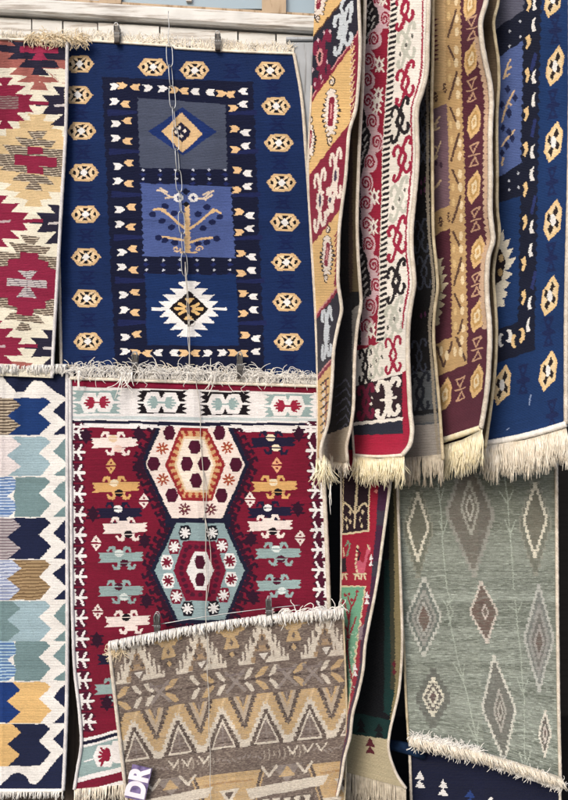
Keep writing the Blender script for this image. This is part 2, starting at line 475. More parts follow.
def paint_blue(p):
    p.fill(NAVY)
    i = p.Y < 75; 
    p.poly(zig(101, 77, 115, 378, 62, 1.6) + [(267, 378)] + zig(266, 378, 254, 82, 60, -1.6), DNAVY)
    for k in range(9):
        y = 108 + 31*k*1.0
    for y in (113, 152, 195, 238, 281, 323):   # faint navy bars in the dark border
        x = 106 + (y - 90) * .05
        p.poly([(x, y-4), (x+30, y-2), (x+30, y+1), (x, y+3)], c(26, 36, 84))
        x = 228 + (y - 90) * .045
        p.poly([(x, y-1), (x+28, y-3), (x+28, y+2), (x, y+2)], c(26, 36, 84))
    p.poly([(137, 97.5), (226, 104.5)] + zig(226, 104, 228, 170, 22, -1.2) + zig(139, 167.5, 137, 97, 22, 1.2), GREYP)
    p.dia(182.5, 131.5, 34, 24, c(24, 48, 108))
    p.poly([(182, 113), (203, 134), (182, 152.5), (161.5, 131)], TAN)
    p.poly([(181,122),(191,131),(189,136),(182,142),(174,135),(173,130)], c(30, 30, 56))
    for dx, dy in ((-2.5, -3), (3, 0), (-1, 5), (-6, 1)): p.dia(182 + dx, 131 + dy, 2.3, 2.2, c(236, 226, 214))
    for (y, xs) in ((170, (143, 160, 176, 193, 209, 225)), (179, (143.5, 160, 177, 193, 209.5, 226)), (260, (146, 163, 180, 197, 213.5, 230)), (270, (146.5, 163, 180, 197.5, 214, 230))):
        for x in xs:
            p.dia(x, y, 1.7, 1.5, c(196, 202, 220)); p.dia(x, y + 4.6, 3.2, 2.2, c(28, 40, 96))
    p.poly([(140, 183), (232, 187)] + zig(232, 187, 236, 258, 22, -2) + zig(142.5, 256, 140, 183, 22, 2), PERI)
    T = TAN
    p.poly(zig(184, 205, 184.5, 252, 20, 1) + zig(191, 252, 190, 205, 20, -1), T)
    for l in ([(187,230),(178,223),(168,214),(160,209),(154,210)], [(168,214),(163,209)], [(188,230),(200,221),(209,213),(216,210),(220,213)], [(209,213),(213,209)], [(187,241),(175,239),(163,237)], [(188,243),(200,239),(213,238)]): p.line(l, 2.4, T)
    for l in ([(157,190),(162,191),(170,197),(178,197)], [(160,188),(167,192)], [(165,198),(172,197)], [(194,198),(203,199),(210,193),(214,191)], [(203,195),(209,192)], [(205,200),(212,195)]): p.line(l, 1.8, c(226, 208, 186))
    p.dia(186, 191.5, 4.5, 3.6, DNAVY); p.dia(186, 204, 4, 3, INK)
    for x in (178.3, 193.2):
        p.ell(x, 197.6, 5, 4.3, WHT); p.dia(x, 197.8, 2.4, 2.5, c(44, 60, 120))
    for x, y in ((165,206),(153,214.5),(162,221),(172,227.5),(174,213),(158,237.5),(165,240.5),(175,243),(198,214),(207,207),(220,217),(212,222),(203,228),(217,239),(207,242.5),(198,244)):
        p.ell(x, y, 3.6, 2.9, c(22, 32, 76)); 
    for x, sg in ((177, 1), (199, -1)): p.spiral(x, 249, 4, 3.4, c(216, 186, 150), 1.5, 1.1, 0, sg)
    p.line([(181,252.5),(196,252.5)], 1.6, T)
    p.poly([(144.5, 274)] + zig(236, 275, 238.5, 346, 22, 0.8) + zig(147, 345, 144.5, 274, 22, 0.8), c(20, 47, 98))
    # white serrated medallion
    for k, w in enumerate((28, 24, 17, 10)):
        h0 = 6.5 * k + 1
        for sg in (-1, 1):
            y0 = 309 + sg * h0; y1 = 309 + sg * (h0 + 6.6)
            p.poly([(189 - w + 5, y0), (189 - w - 2, y1), (189 + w + 2, y1), (189 + w - 5, y0)], WHT)
    for sg in (-1, 1): p.poly([(186,309+sg*22),(181,309+sg*28),(197,309+sg*28),(192,309+sg*22)], WHT)
    p.poly([(151, 307), (160, 307), (218, 308), (227, 307.5), (227, 310.5), (151, 310.5)], WHT)
    p.dia(189, 309, 23, 23, WHT)
    p.dia(189, 309, 19.5, 18.5, BLK)
    for l in ([(176,309),(202,309)], [(180,304),(198,314)], [(198,304),(180,314)]): p.line(l, 3.2, c(226, 190, 130))
    p.poly([(184,298),(194,298),(189,304)], c(226,190,130)); p.poly([(184,320),(194,320),(189,314)], c(226,190,130))
    p.dia(189, 309, 4, 4, c(40, 30, 50))
    # borders of small arrowheads
    for cy in (94, 131, 173.5, 217, 259.5, 302.5, 344.5):
        x = 113 + (cy - 90) * .045
        for sg in (-1, 1): arrow(p, x + 1, cy + sg * 7.3, 1, WHT)
        for sg in (-1, 1):
            if cy > 340 and sg > 0 or cy < 100 and sg < 0: continue
            arrow(p, x + 12.4, cy + sg * 10.3, -1, c(232, 196, 150))
    for cy in (98, 139.3, 180, 222, 263.5, 303.5, 345):
        x = 243 + (cy - 100) * .05
        for sg in (-1, 1): arrow(p, x + .5, cy + sg * 6.6, -1, WHT)
        for sg in (-1, 1):
            if cy > 340 and sg > 0 or cy < 100 and sg < 0: continue
            arrow(p, x - 10, cy + sg * 10, 1, c(232, 196, 150))
    for x, d, w in ((122,1,0),(135,-1,0),(147.5,1,1),(162.5,1,1),(174,1,0),(184,-1,0),(195,-1,1),(210.5,-1,1),(221,1,0),(230,-1,0)):
        arrow(p, x, 86 + (x - 122) * .075, d, WHT if w else c(232, 196, 150))
    for x, d, w in ((147,-1,0),(136,1,0),(158.5,-1,1),(174.5,-1,1),(184,1,0),(195,-1,0),(207.5,1,1),(222.5,1,1),(233,1,0),(243,-1,0)):
        arrow(p, x, 353, d, WHT if w else c(232, 196, 150))
    DX = c(15, 32, 80)
    for x, y in ((79.5,64),(153,67),(194.5,70),(270,70.5),(276,106),(279,143),(281.5,182.5),(285,222.5),(286,262),(287,302),(289,342),(78,95),(81.5,131),(84,172.5),(85.5,214.5),(86,257),(87,298.5),(88,341.5)):
        blue_hex(p, x, y)
    for x, y in ((114.5,62),(232,71),(273,88),(277.5,124),(280,162),(283,202),(285.5,242),(286.5,282),(288,322),(80,112),(83,152),(85,193),(86,236),(87,278),(88,320),(89,363),(290,362)):
        dark_x(p, x, y, DX)
# left edge is tucked behind its neighbour
d_blue = ripple(-.034, .010, 7, 9, .4)
P, P3 = surf([(40, 55), (200, 58), (300, 60), (372, 61.5)], [(54, 294), (90, 300.5), (160, 306.5), (240, 311.5), (320, 316), (384, 318)], lambda s: -2.0*np.sin(s*3.14)*(s<.5) + 3.0*np.sin(np.clip((s-.15)/.85,0,1)*3.14)*.5, Z0, d_blue)
r_ = rug('navy blue rug with a tree panel and tan hexagon border, pegged to the white boards', at(190, 372, -.03))
panel('woven_field', r_, P, P3, 250, 330, paint_blue, cell=.68)
cord('edge_binding', r_, P3, 1, .0072, BINDC); cord('edge_binding', r_, P3, 0, .0065, BINDC)
cord('top_hem', r_, P3, 0, .0052, CREAM, along='s')
rt = lambda f: P3(f, np.zeros_like(f)) + np.array([0, -.004, .002])
curl_fringe('fringe', r_, rt, 520, .04, CREAM, 3, .0017, 1.0, .008, .28)
tf = curl_fringe('fringe', r_, root_line([(62, 368), (120, 371), (190, 372), (250, 375), (317, 382)], -.045), 160, .05, CREAM, 5, .0018, 1.0, .03, .8)

# ---------------------------------------------------------------- 2 red, cream and black serrated rug, top left
STR_D, STR_L = c(88, 76, 68), c(196, 184, 166)
def paint_serr(p):
    edge = lambda y: np.interp(y, [45, 130, 200, 270, 350], [67, 66, 62, 58, 54])
    ST = (2.3, STR_L, .42)
    NV, CR, SAL, CREAMC, TN = c(38, 36, 58), c(140, 36, 68), c(166, 100, 94), c(238, 233, 216), c(220, 194, 150)
    p.fill(CREAMC)
    for off in (0, -104):
        def pl(pts, col, st=None): p.poly([(x + off, y) for x, y in pts], col, st)
        # tan big diamond
        pl([(28,114),(47,114),(43,121),(56,122),(52,128.5),(62,130),(62,136),(66,138),(66,186),(60,186),(62,192),(48,192),(52,199),(40,200),(43,207),(24,206),(28,200),(14,197),(20,192),(4,190),(12,184),(-6,181),(-6,134),(6,136),(6,129),(20,128),(18,121),(31,121)], TN)
        for q in ([(27,131),(47,131),(42,139),(33,139)], [(15,137),(57,141),(51,147.5),(22,145.5)], [(2,144),(64,150),(63,156),(10,154)], [(-12,153),(64,156),(62,169),(-12,166)], [(8,163),(62,167),(62,177),(0,170)], [(20,173),(46,176),(55,185),(12,180)], [(31,182),(39,183.5),(43,191),(24,189)]): pl(q, STR_D, ST)
        pl([(27,146),(43,148),(43,154.5),(27,154)], CR); pl([(15,154.5),(57,157.5),(57,167),(15,165)], CR); pl([(27,165),(43,167),(43,174.5),(27,173)], CR)
        # crimson big diamond below
        for q in ([(20,235),(40,237),(35,244.5),(26,243.5)], [(9,242),(51,247),(45,254),(16,252)], [(-16,250),(57,257),(57,271),(-16,268)], [(-20,292),(55,300),(55,317),(-16,304)], [(12,312),(38,315),(45,324),(4,319)], [(21,322),(28,323.5),(33,331),(15,330)]): pl(q, STR_D, ST)
        pl([(20,252),(38,253.5),(38,259),(49,262),(48,267),(57,270),(55,299),(46,301),(45,308),(34,309),(33,316),(17,314.5),(17,307),(8,305),(8,298),(-18,296),(-16,266),(8,266),(8,259),(20,259)], CR)
        SV = (2.2, c(120, 110, 118), .4); SC = c(206, 200, 202)
        pl([(18,270),(38,271.5),(30,279),(26,279)], SC, SV); pl([(7,278),(47,281),(47,288.5),(7,285.5)], SC, SV); pl([(25,287),(30,287.5),(37,298),(16,297)], SC, SV)
        # top: navy cross block with salmon steps
        pl([(-20,38),(66,41),(66,84),(59,82),(54,76.5),(66,74.5),(66,69),(44,68.5),(36,82),(44,83),(48,90),(30,90),(35,82),(18,82),(27,76),(9,74.5),(18,68),(-20,67)], SAL)
        pl([(44,69),(52,75),(66,75),(66,83),(60,82),(54,77),(27,76),(18,82),(59,82.5)], SAL)
        pl([(53,75.5),(66,74),(66,83),(60,82.5)], CREAMC); 
        pl([(9,41),(66,44),(66,60),(7,59),(14,53),(-4,51),(-4,45),(16,46)], NV); pl([(26,59.5),(55,60.5),(60,68),(19,67.5)], NV); pl([(35,67),(43,68),(49,75.5),(31,75)], NV)
        pl([(20,46),(58,47.2),(58,53.3),(20,52.6)], c(158,46,82)); pl([(33,42),(45,42.5),(41,47),(36,47)], c(158,46,82)); pl([(36,53),(43,53),(48,60.6),(31,60)], c(158,46,82))
        # navy serrated halves at the right edge, crimson ones opposite
        for cy, ex in ((104, 5.5), (222, 0), (347, -5.5)):
            q = lambda pts: [(59.5 + ex - x + off, cy + y) for x, y in pts]
            for m in ([(29.5,-1.8),(17,-2),(23,-9),(0,-9),(0,10),(23,10),(17,2),(29.5,1.8)], [(12,-17.5),(0,-17),(0,-8),(4.5,-8)], [(15,21.5),(0,22),(0,10),(2.5,10)]):
                p.poly(q(m), NV)
            p.poly(q([(11,.2),(0,.2),(0,2.6),(11,2.6)]), c(210, 204, 206))
            for sx in (1, -1):
                cx = -1 + ex + off
                q = lambda pts: [(cx + sx * x, cy - 1 + y) for x, y in pts]
                for m in ([(44,-1.6),(24,-2),(29,-8.5),(0,-9),(0,9.5),(29,9.5),(24,2),(44,1.6)], [(21,-17.5),(0,-18),(0,-8),(12,-9)], [(21,18),(0,18),(0,9),(12,10)], [(9,-25.5),(0,-26),(0,-17),(2.5,-18)], [(9,26),(0,26),(0,17),(2.5,18)]):
                    p.poly(q(m), CR)
                p.poly(q([(12,-.8),(0,-.8),(0,1.6),(12,1.6)]), c(196, 176, 182))
                if cy == 104: p.poly(q([(14,-7),(0,-7),(0,6),(14,6)]), c(122,70,82), (2.4, c(150,132,130), .4))
        pl([(10,361),(33,363),(26,369),(18,369)], SAL)
d_ser = ripple(-.07, .007, 6, 8, 1.7)
P, P3 = surf([(36, -70), (372, -80)], [(42, 67.5), (130, 66), (200, 62), (270, 58), (350, 53.5), (378, 52)], Z0, Z0, d_ser)
r_ = rug('rug of serrated red, cream, tan and black diamonds at the upper left', at(0, 372, -.066))
panel('woven_field', r_, P, P3, 135, 335, paint_serr, cell=.7)
cord('edge_binding', r_, P3, 1, .0068, BINDW); cord('edge_binding', r_, P3, 0, .006, BINDW)
cord('top_hem', r_, P3, 0, .005, CREAM, along='s')
curl_fringe('fringe', r_, lambda f: P3(f * .96, 0 * f) + np.array([0, .01, -.002]), 600, .042, CREAM, 8, .0014, 1.0, .012, .5)
curl_fringe('fringe_tuft', r_, root_line([(30, 41), (58, 41), (84, 42)], [-.068, -.07, -.05]), 420, .048, STRAW, 9, .0017, .9, .03, .9, 1.2)

# ---------------------------------------------------------------- 3 zigzag rug, lower left
def paint_zig(p):
    WH = c(240, 238, 236); NV = c(26, 34, 66); BL = c(26, 58, 116); LB = c(160, 186, 198); TE = c(118, 145, 150); TN = c(226, 188, 128)
    st = lambda per, col, d: (per, col, d)
    p.fill(WH)
    rows = [(398, 435, BL, (c(190,176,156), st(3.1, c(92,80,70), .5)), NV, 0),
            (437, 476, LB, (c(238,230,232), None), TE, 0),
            (477, 517, TE, (c(196,212,234), st(3.0, c(96,130,184), .55)), TE, 1),
            (518, 559, NV, (c(184,178,182), st(3.0, c(132,120,128), .5)), NV, 0),
            (560, 600, c(166,142,108), (c(206,214,230), st(3.2, c(142,154,190), .5)), NV, 2),
            (601, 641, LB, (TE, None), TE, 0),
            (641, 681, TE, (c(176,204,224), st(3.2, c(90,126,180), .55)), TE, 1),
            (682, 723, TN, (c(24,56,120), None), NV, 0),
            (724, 766, NV, (TN, None), NV, 0)]
    for y0, y1, col, (lc, ls), rc, mode in rows:
        h = y1 - y0
        Y = lambda f: y0 + f * h
        z = [(45, Y(0)), (50.5, Y(.12)), (39, Y(.41)), (51, Y(.68)), (40, Y(1))]
        lz = [(8, Y(1)), (20.5, Y(.74)), (7, Y(.47)), (21, Y(.2)), (12, Y(0))]
        p.poly([(-120, Y(0)), (-120, Y(1))] + lz, lc, ls)
        # mirrored half outside the frame
        if mode == 1: lz2 = [(14, Y(1)), (16, Y(.74)), (13, Y(.47)), (16, Y(.2)), (15, Y(0))]
        else: lz2 = lz
        p.poly(z + lz2, col, st(3.3, c(120,98,72), .45) if mode == 2 else None)
        p.poly([(-x - 40, y) for x, y in z + lz2], col, st(3.3, c(120,98,72), .45) if mode == 2 else None)
        p.poly([(66, Y(.04)), (53, Y(.36)), (66, Y(.66))], rc); p.poly([(66, Y(.72)), (53, Y(.99)), (66, Y(1))], rc)
    p.poly([(3,372),(66,372),(66,398),(54,391),(42,380.5),(34,380.5),(24,392),(16,392),(3,377)], NV)
    p.poly([(-6,372),(-60,372),(-60,392),(-20,390)], NV)
    p.poly([(-6,792),(12,774.5),(19,772.5),(26,776),(30,783.5),(36,784.5),(64,752),(66,792)], NV)
d_zig = ripple(-.058, .009, 5, 9, 2.6)
P, P3 = surf([(371, -62), (600, -64), (790, -62)], [(371, 67.5), (500, 67.5), (640, 67.5), (700, 67), (760, 65), (790, 63.5)], Z0, Z0, d_zig)
r_ = rug('white zigzag rug with blue, teal, tan and navy blocks at the lower left', at(0, 790, -.055))
panel('woven_field', r_, P, P3, 130, 420, paint_zig, cell=.72)
cord('edge_binding', r_, P3, 1, .0078, BINDW); cord('edge_binding', r_, P3, 0, .007, BINDW)
cord('top_hem', r_, P3, 0, .011, WHITE, along='s', fwd=.008); cord('bottom_hem', r_, P3, 1, .007, WHITE, along='s')
hang_fringe('fringe', r_, lambda f: P3(f, 0 * f) + np.array([0, -.012, .022]), 420, .036, WHITE, 21, .0014, 5, .003, .008)
hang_fringe('fringe', r_, lambda f: P3(f, 0 * f + 1), 300, .03, WHITE, 22, .0013, 6, .004)

# ---------------------------------------------------------------- 4 crimson medallion rug
def star8(p, x, y, r, col):
    for a in range(4):
        t = a * math.pi / 4 + .2
        p.line([(x - r*math.cos(t), y - r*math.sin(t)), (x + r*math.cos(t), y + r*math.sin(t))], 1.9, col)
def creature(p, x, y, w, col, hi, dot):
    """barred beast with hooked arms; dot/hi are the two discs"""
    h = 5.2
    p.poly([(x-w,y-h),(x-w*.9,y-h*.4),(x-w*.96,y-h*.1),(x-w*.84,y+h*.35),(x-w*1.02,y+h*.95),(x+w*.9,y+h*.55),(x+w*.98,y+h*.25),(x+w*.86,y-h*.1),(x+w,y-h*.55),(x+w*.9,y-h*.75),(x+w*.98,y-h*1.15)], col)
    for sy, o in ((-1, -2), (1, 3)):
        yy = y + sy * h
        p.poly([(x+o-7,yy-sy*1),(x+o-5,yy+sy*3.2),(x+o+5,yy+sy*3.2),(x+o+7,yy-sy*1)], col)
        for sx in (-1, 1):
            p.line([(x+o+sx*4.5,yy+sy*1.5),(x+o+sx*6.5,yy+sy*5.4)], 3.0, col); p.line([(x+o+sx*5,yy+sy*5.2),(x+o+sx*9.5,yy+sy*5.2)], 2.6, col); p.line([(x+o+sx*9.3,yy+sy*5),(x+o+sx*11,yy+sy*2.2)], 2.4, col)
        p.ell(x + o, yy - sy * .2, 4.4, 3.6, hi if sy < 0 else dot)
        p.line([(x+o-4.5, yy-sy*.2), (x+o+4.5, yy-sy*.2)], .9, col)
def twin(p, x, y, col):
    p.poly([(x-5.3,y-.8),(x,y-8),(x+5.3,y-.8)], col); p.poly([(x-5.3,y+.8),(x,y+8),(x+5.3,y+.8)], col)
    p.ell(x, y - 3, 1.1, 1.2, CRIM); p.ell(x, y + 3, 1.1, 1.2, CRIM)
def grow(pts, k):
    cx = sum(a for a, b in pts) / len(pts); cy = sum(b for a, b in pts) / len(pts)
    out = []
    for a, b in pts:
        d = math.hypot(a - cx, b - cy)
        out.append((a + (a - cx) / d * k, b + (b - cy) / d * k))
    return out
def hooks(p, pts, n, r, col):
    pts = pts + pts[:1]
    for (x0, y0), (x1, y1) in zip(pts[:-1], pts[1:]):
        ln = math.hypot(x1 - x0, y1 - y0); m = max(1, int(ln / n))
        for k in range(m + 1):
            f = (k + .5) / (m + 1)
            p.ell(x0 + (x1 - x0) * f, y0 + (y1 - y0) * f, r, r * .95, col)
def combs(p, pts, n, h, col):
    pts = pts + pts[:1]
    for (x0, y0), (x1, y1) in zip(pts[:-1], pts[1:]):
        ln = math.hypot(x1 - x0, y1 - y0); m = max(1, int(ln / n))
        tx, ty = (x1 - x0) / ln, (y1 - y0) / ln; nx, ny = ty, -tx
        if abs(ty) < .3: continue
        for k in range(m):
            f = (k + .5) / m
            x, y = x0 + (x1 - x0) * f, y0 + (y1 - y0) * f
            p.line([(x, y), (x + nx * h, y + ny * h)], 3.0, col)
            p.line([(x + nx * h, y + ny * h), (x + nx * h + tx * 3.4, y + ny * h + ty * 3.4)], 2.8, col)
def paint_red(p):
    WH = c(236, 234, 236); NV = c(24, 26, 52); TL = c(148, 172, 174); DK = c(46, 14, 40); MA = c(74, 16, 44)
    p.fill(CRIM)
    sl = lambda x: (x - 72) * .022
    p.poly([(60, 386.5 + sl(60)), (330, 386 + sl(330) + 1.5), (330, 428 + sl(330)), (60, 427)], WH)
    p.poly([(60, 371), (330, 378), (330, 388.5), (60, 386)], c(138, 24, 58))
    # top border cartouches
    def cart(x0, x1, y, bg, hx, inner):
        y += 0
        p.poly([(x0,y-12),(x0+5,y-9),(x0,y-7),(x0+5,y-4),(x0,y-1.2),(x1,y-1.2),(x1-5,y-4),(x1,y-7),(x1-5,y-9),(x1,y-12)], bg)
        p.poly([(x0,y+11),(x0+5,y+8),(x0,y+6),(x0+5,y+3.5),(x0,y+1),(x1,y+1),(x1-5,y+3.5),(x1,y+6),(x1-5,y+8),(x1,y+11)], bg)
        for xx in hx:
            p.hexa(xx, y, 10, 10, WH, .55)
        for xx, sg in zip(hx, (-1, 1)):
            for k, ln in ((-2, 4), (-1, 6.5), (0, 8), (1, 6.5), (2, 4)):
                p.line([(xx - sg * 2.5, y + k * 1.6), (xx + sg * (ln - 3), y + k * 2.7)], 2.0, inner)
            p.ell(xx - sg * 1.5, y, 3.4, 6, inner)
        p.line([(hx[0], y), (hx[1], y)], 1.6, inner)
    cart(72, 121, 402.5, TL, (89.5, 104.5), c(150, 34, 62))
    cart(136.5, 187.5, 402.5, BLK, (153, 170), TL)
    cart(200, 251, 404, BLK, (217, 233.5), TL)
    cart(264, 314, 406, TL, (280, 295.5), c(150, 34, 62))
    p.poly([(60, 415.5), (330, 418.5), (330, 421.5), (60, 418.5)], c(196, 208, 212))
    p.poly([(60, 420), (190, 422), (330, 423.5), (330, 426), (190, 424.5), (60, 423)], NV)
    # side borders
    for side in (0, 1):
        ys = [431.5 + 20.75 * k for k in range(15)] if side == 0 else [431 + 19.8 * k for k in range(19)]
        for k, y in enumerate(ys):
            if side == 0:
                e = np.interp(y, [430, 600, 660, 706, 740], [71.5, 73.5, 76, 81, 83]); sg = 1
            else:
                e = np.interp(y, [430, 510, 600, 800], [318.5, 323, 327, 330]); sg = -1
            q = lambda pts: [(e + sg * a, y + b) for a, b in pts]
            p.poly(q([(0,-9.8),(10,-9.8),(13.5,-6),(10,-3),(14.5,0),(10,3),(13.5,6),(10,9.8),(0,9.8)]), MA)
            p.line(q([(-1,0),(12.5,0)]), 3.0, WH)
            p.line(q([(6,0),(9.6,-7.3)]), 2.4, WH); p.line(q([(6,0),(9.6,7.3)]), 2.4, WH)
            p.poly(q([(-2,-8),(3,-8),(1.5,-5),(3,-3.5),(1.5,0),(3,3.5),(1.5,5),(3,8),(-2,8)]), WH)
    # medallion bodies
    H1 = [(160.5,427),(228,428),(245,465),(222.5,518),(171.5,518),(146,464)]
    H2 = [(176,523),(223.5,523),(244.5,570.5),(225,620),(178,620),(154.5,570.5)]
    for Hh in (H1, H2):
        o = grow(Hh, 7)
        o = [(a, max(b, 428) if Hh is H1 else b) for a, b in o]
        hooks(p, o, 6.2, 3.0, DK)
        combs(p, o, 8.0, 6.5, DK)
        p.poly(grow(Hh, 4.5), NV)
    p.poly([(165,514),(231,514),(231,527),(165,527)], NV)
    p.poly([(60,425),(330,426.3),(330,428.6),(60,427.2)], WH)
    p.poly(H1, c(240, 226, 220))
    I1 = [(181,428.5),(206.5,428.5),(224.5,464.5),(211.5,500),(182,500),(165.5,464.5)]
    p.poly(grow(I1, 0.8), c(146, 40, 48)); p.poly(grow(I1, -2.6), c(204, 160, 116))
    hooks(p, grow(I1, -4.2), 7.6, 1.9, c(150, 46, 44)); hooks(p, grow(I1, -7.0), 7.6, 1.5, c(168, 74, 50))
    p.poly(grow(I1, -8.5), c(226, 202, 168)); p.poly(grow(I1, -11), c(240, 228, 216))
    for x, y in ((195,447),(187,464),(204.5,464),(196,480.5),(169.5,433),(154,464),(172,495.5),(219.5,433),(236,464.5),(221.5,495.5)):
        p.poly([(x-6.6,y),(x-3.6,y-6.9),(x+3.6,y-6.9),(x+6.6,y),(x+3.6,y+6.9),(x-3.6,y+6.9)], MA)
    for x, y in ((162,448),(163,479.5),(227.5,448),(228.5,479.5)): star8(p, x, y, 5.4, c(164, 74, 50)); p.ell(x, y, 1.3, 1.3, CRM)
    for x, y in ((184.5,509),(210.5,509)): star8(p, x, y, 5.4, c(104, 40, 56)); p.ell(x, y, 1.3, 1.3, CRM)
    p.poly(H2, c(146, 170, 176))
    I2 = [(184,542),(215,542),(225,570.5),(215,600),(186,600),(174.5,570.5)]
    p.poly(grow(I2, 1), c(120, 20, 52)); hooks(p, grow(I2, -6), 8, 2.4, MA)
    p.poly([(195,552),(206.5,552),(214,570.5),(205.5,590),(195.5,590),(186,570.5)], WH)
    for y in (562, 579.5): p.hexa(200, y, 5.4, 6.6, MA, .6)
    p.line([(191,570.7),(209,570.7)], 2, WH)
    for x, y, a, b in ((185,533,INK,WHT),(212,533,INK,WHT),(188,609,INK,WHT),(213.5,608,INK,WHT),(174,546.5,CRIM,WHT),(222,546,CRIM,WHT),(176.5,596.5,CRIM,WHT),(223.5,595,CRIM,WHT),(167,562.5,WHT,CRIM),(230,561,WHT,CRIM),(168.5,581,WHT,CRIM),(231,579,WHT,CRIM)):
        p.hexa(x, y, 6.6, 7.4, a, .62); star8(p, x, y, 4.8, b)
    # field creatures
    D_ = c(28, 24, 54); W_ = c(238, 226, 222); TN = c(216, 172, 112)
    for x, y, w, col, hi, dot in ((115,443.5,24,W_,c(226,200,170),c(226,196,186)),(116,488,24,TN,CRM,BLK),(120,514,23,D_,WHT,D_),(125,529,23,W_,W_,BLK),(121,558,23,TL,c(216,226,226),MA),(121,592,23,TL,MA,c(220,230,230)),(128,622,23,W_,BLK,W_),
                                 (273,443,23,D_,CRM,CRM),(275,487,23,TN,CRM,BLK),(270,513,23,D_,WHT,D_),(270,526.5,23,W_,W_,BLK),(278,554,23,TL,c(222,232,232),MA),(279,586,23,TL,MA,c(216,228,228)),
                                 (120,660,23,D_,WHT,D_),(118,690,23,TL,MA,WHT),(280,620,23,W_,BLK,W_)):
        creature(p, x, y, w, col, hi, dot)
    for x, y, col in ((111,466,TN),(144,501,W_),(96,543,W_),(98,612,W_),(277,465,c(226,170,130)),(250,499.5,W_),(300,537.5,W_)): twin(p, x, y, col)
    for x, y in ((93,514),(145,541),(298,509),(251,539),(253,597),(97,640),(147,601),(139,466),(107,703),(139,434),(299,434),(86,436)):
        p.dia(x, y, 6, 8.5, DK); p.line([(x-6,y-4),(x+6,y-4)], 1.8, DK); p.line([(x-6,y+4),(x+6,y+4)], 1.8, DK)
    # bottom border
    q = lambda x, y: (x, y - (x - 85) * .26)
    p.poly([q(60,738),q(340,738),q(340,830),q(60,830)], WH)
    p.poly([q(60,741),q(340,741),q(340,744.5),q(60,744.5)], NV)
    p.poly([q(60,747),q(140,747),q(140,776),q(60,776)], TL)
    p.line([q(84,761),q(130,761)], 1.4, WH)
    p.hexa(104, 756, 11, 11, WH, .6); p.hexa(120, 752, 11, 11, WH, .6)
    for k in (-2, -1, 0, 1, 2): p.line([(107, 756), (99 + abs(k) * 1.2, 757 + k * 4.2)], 2.6, c(140, 26, 56))
    p.ell(107, 755, 4, 7, c(140, 26, 56))
    p.poly([q(60,781),q(340,781),q(340,790),q(60,790)], c(120, 22, 50))
d_red = ripple(-.064, .010, 8, 8, 3.9)
P, P3 = surf([(378, 70.5), (500, 71.5), (620, 73), (670, 75), (715, 80), (745, 81.5), (770, 77.5), (789, 74.5)], [(386, 318), (450, 322), (520, 325.5), (600, 328.5), (800, 331)], Z0, lambda s: -34*np.clip(s, 0, .3), d_red)
r_ = rug('crimson rug with two joined hexagon medallions, hung below the navy tree rug', at(195, 790, -.06))
panel('woven_field', r_, P, P3, 252, 412, paint_red, cell=.68)
cord('edge_binding', r_, P3, 1, .0088, BINDC); cord('edge_binding', r_, P3, 0, .0068, BINDW)
cord('top_hem', r_, P3, 0, .008, CREAM, along='s', fwd=.006)
rt = lambda f: P3(f, 0 * f) + np.array([0, -.012, .004])
curl_fringe('fringe', r_, rt, 480, .046, WHITE, 31, .0014, 1.0, .012, .35)
curl_fringe('fringe', r_, lambda f: rt(f) + np.array([0, -.010, .018]), 300, .072, WHITE, 33, .0013, 1.0, .03, .95, .9)
for fx, ln_ in ((.03, .07), (.21, .09), (.57, .07), (.24, .07)):
    curl_fringe('loose_thread', r_, lambda f: rt(f * .02 + fx) + np.array([0, -.022, .02]), 6, ln_, WHITE, int(fx * 900), .0018, -1.0, .01, .3)
hang_fringe('fringe', r_, lambda f: P3(f * .5, 0 * f + 1), 300, .06, CREAM, 32, .0014, 8, .008)

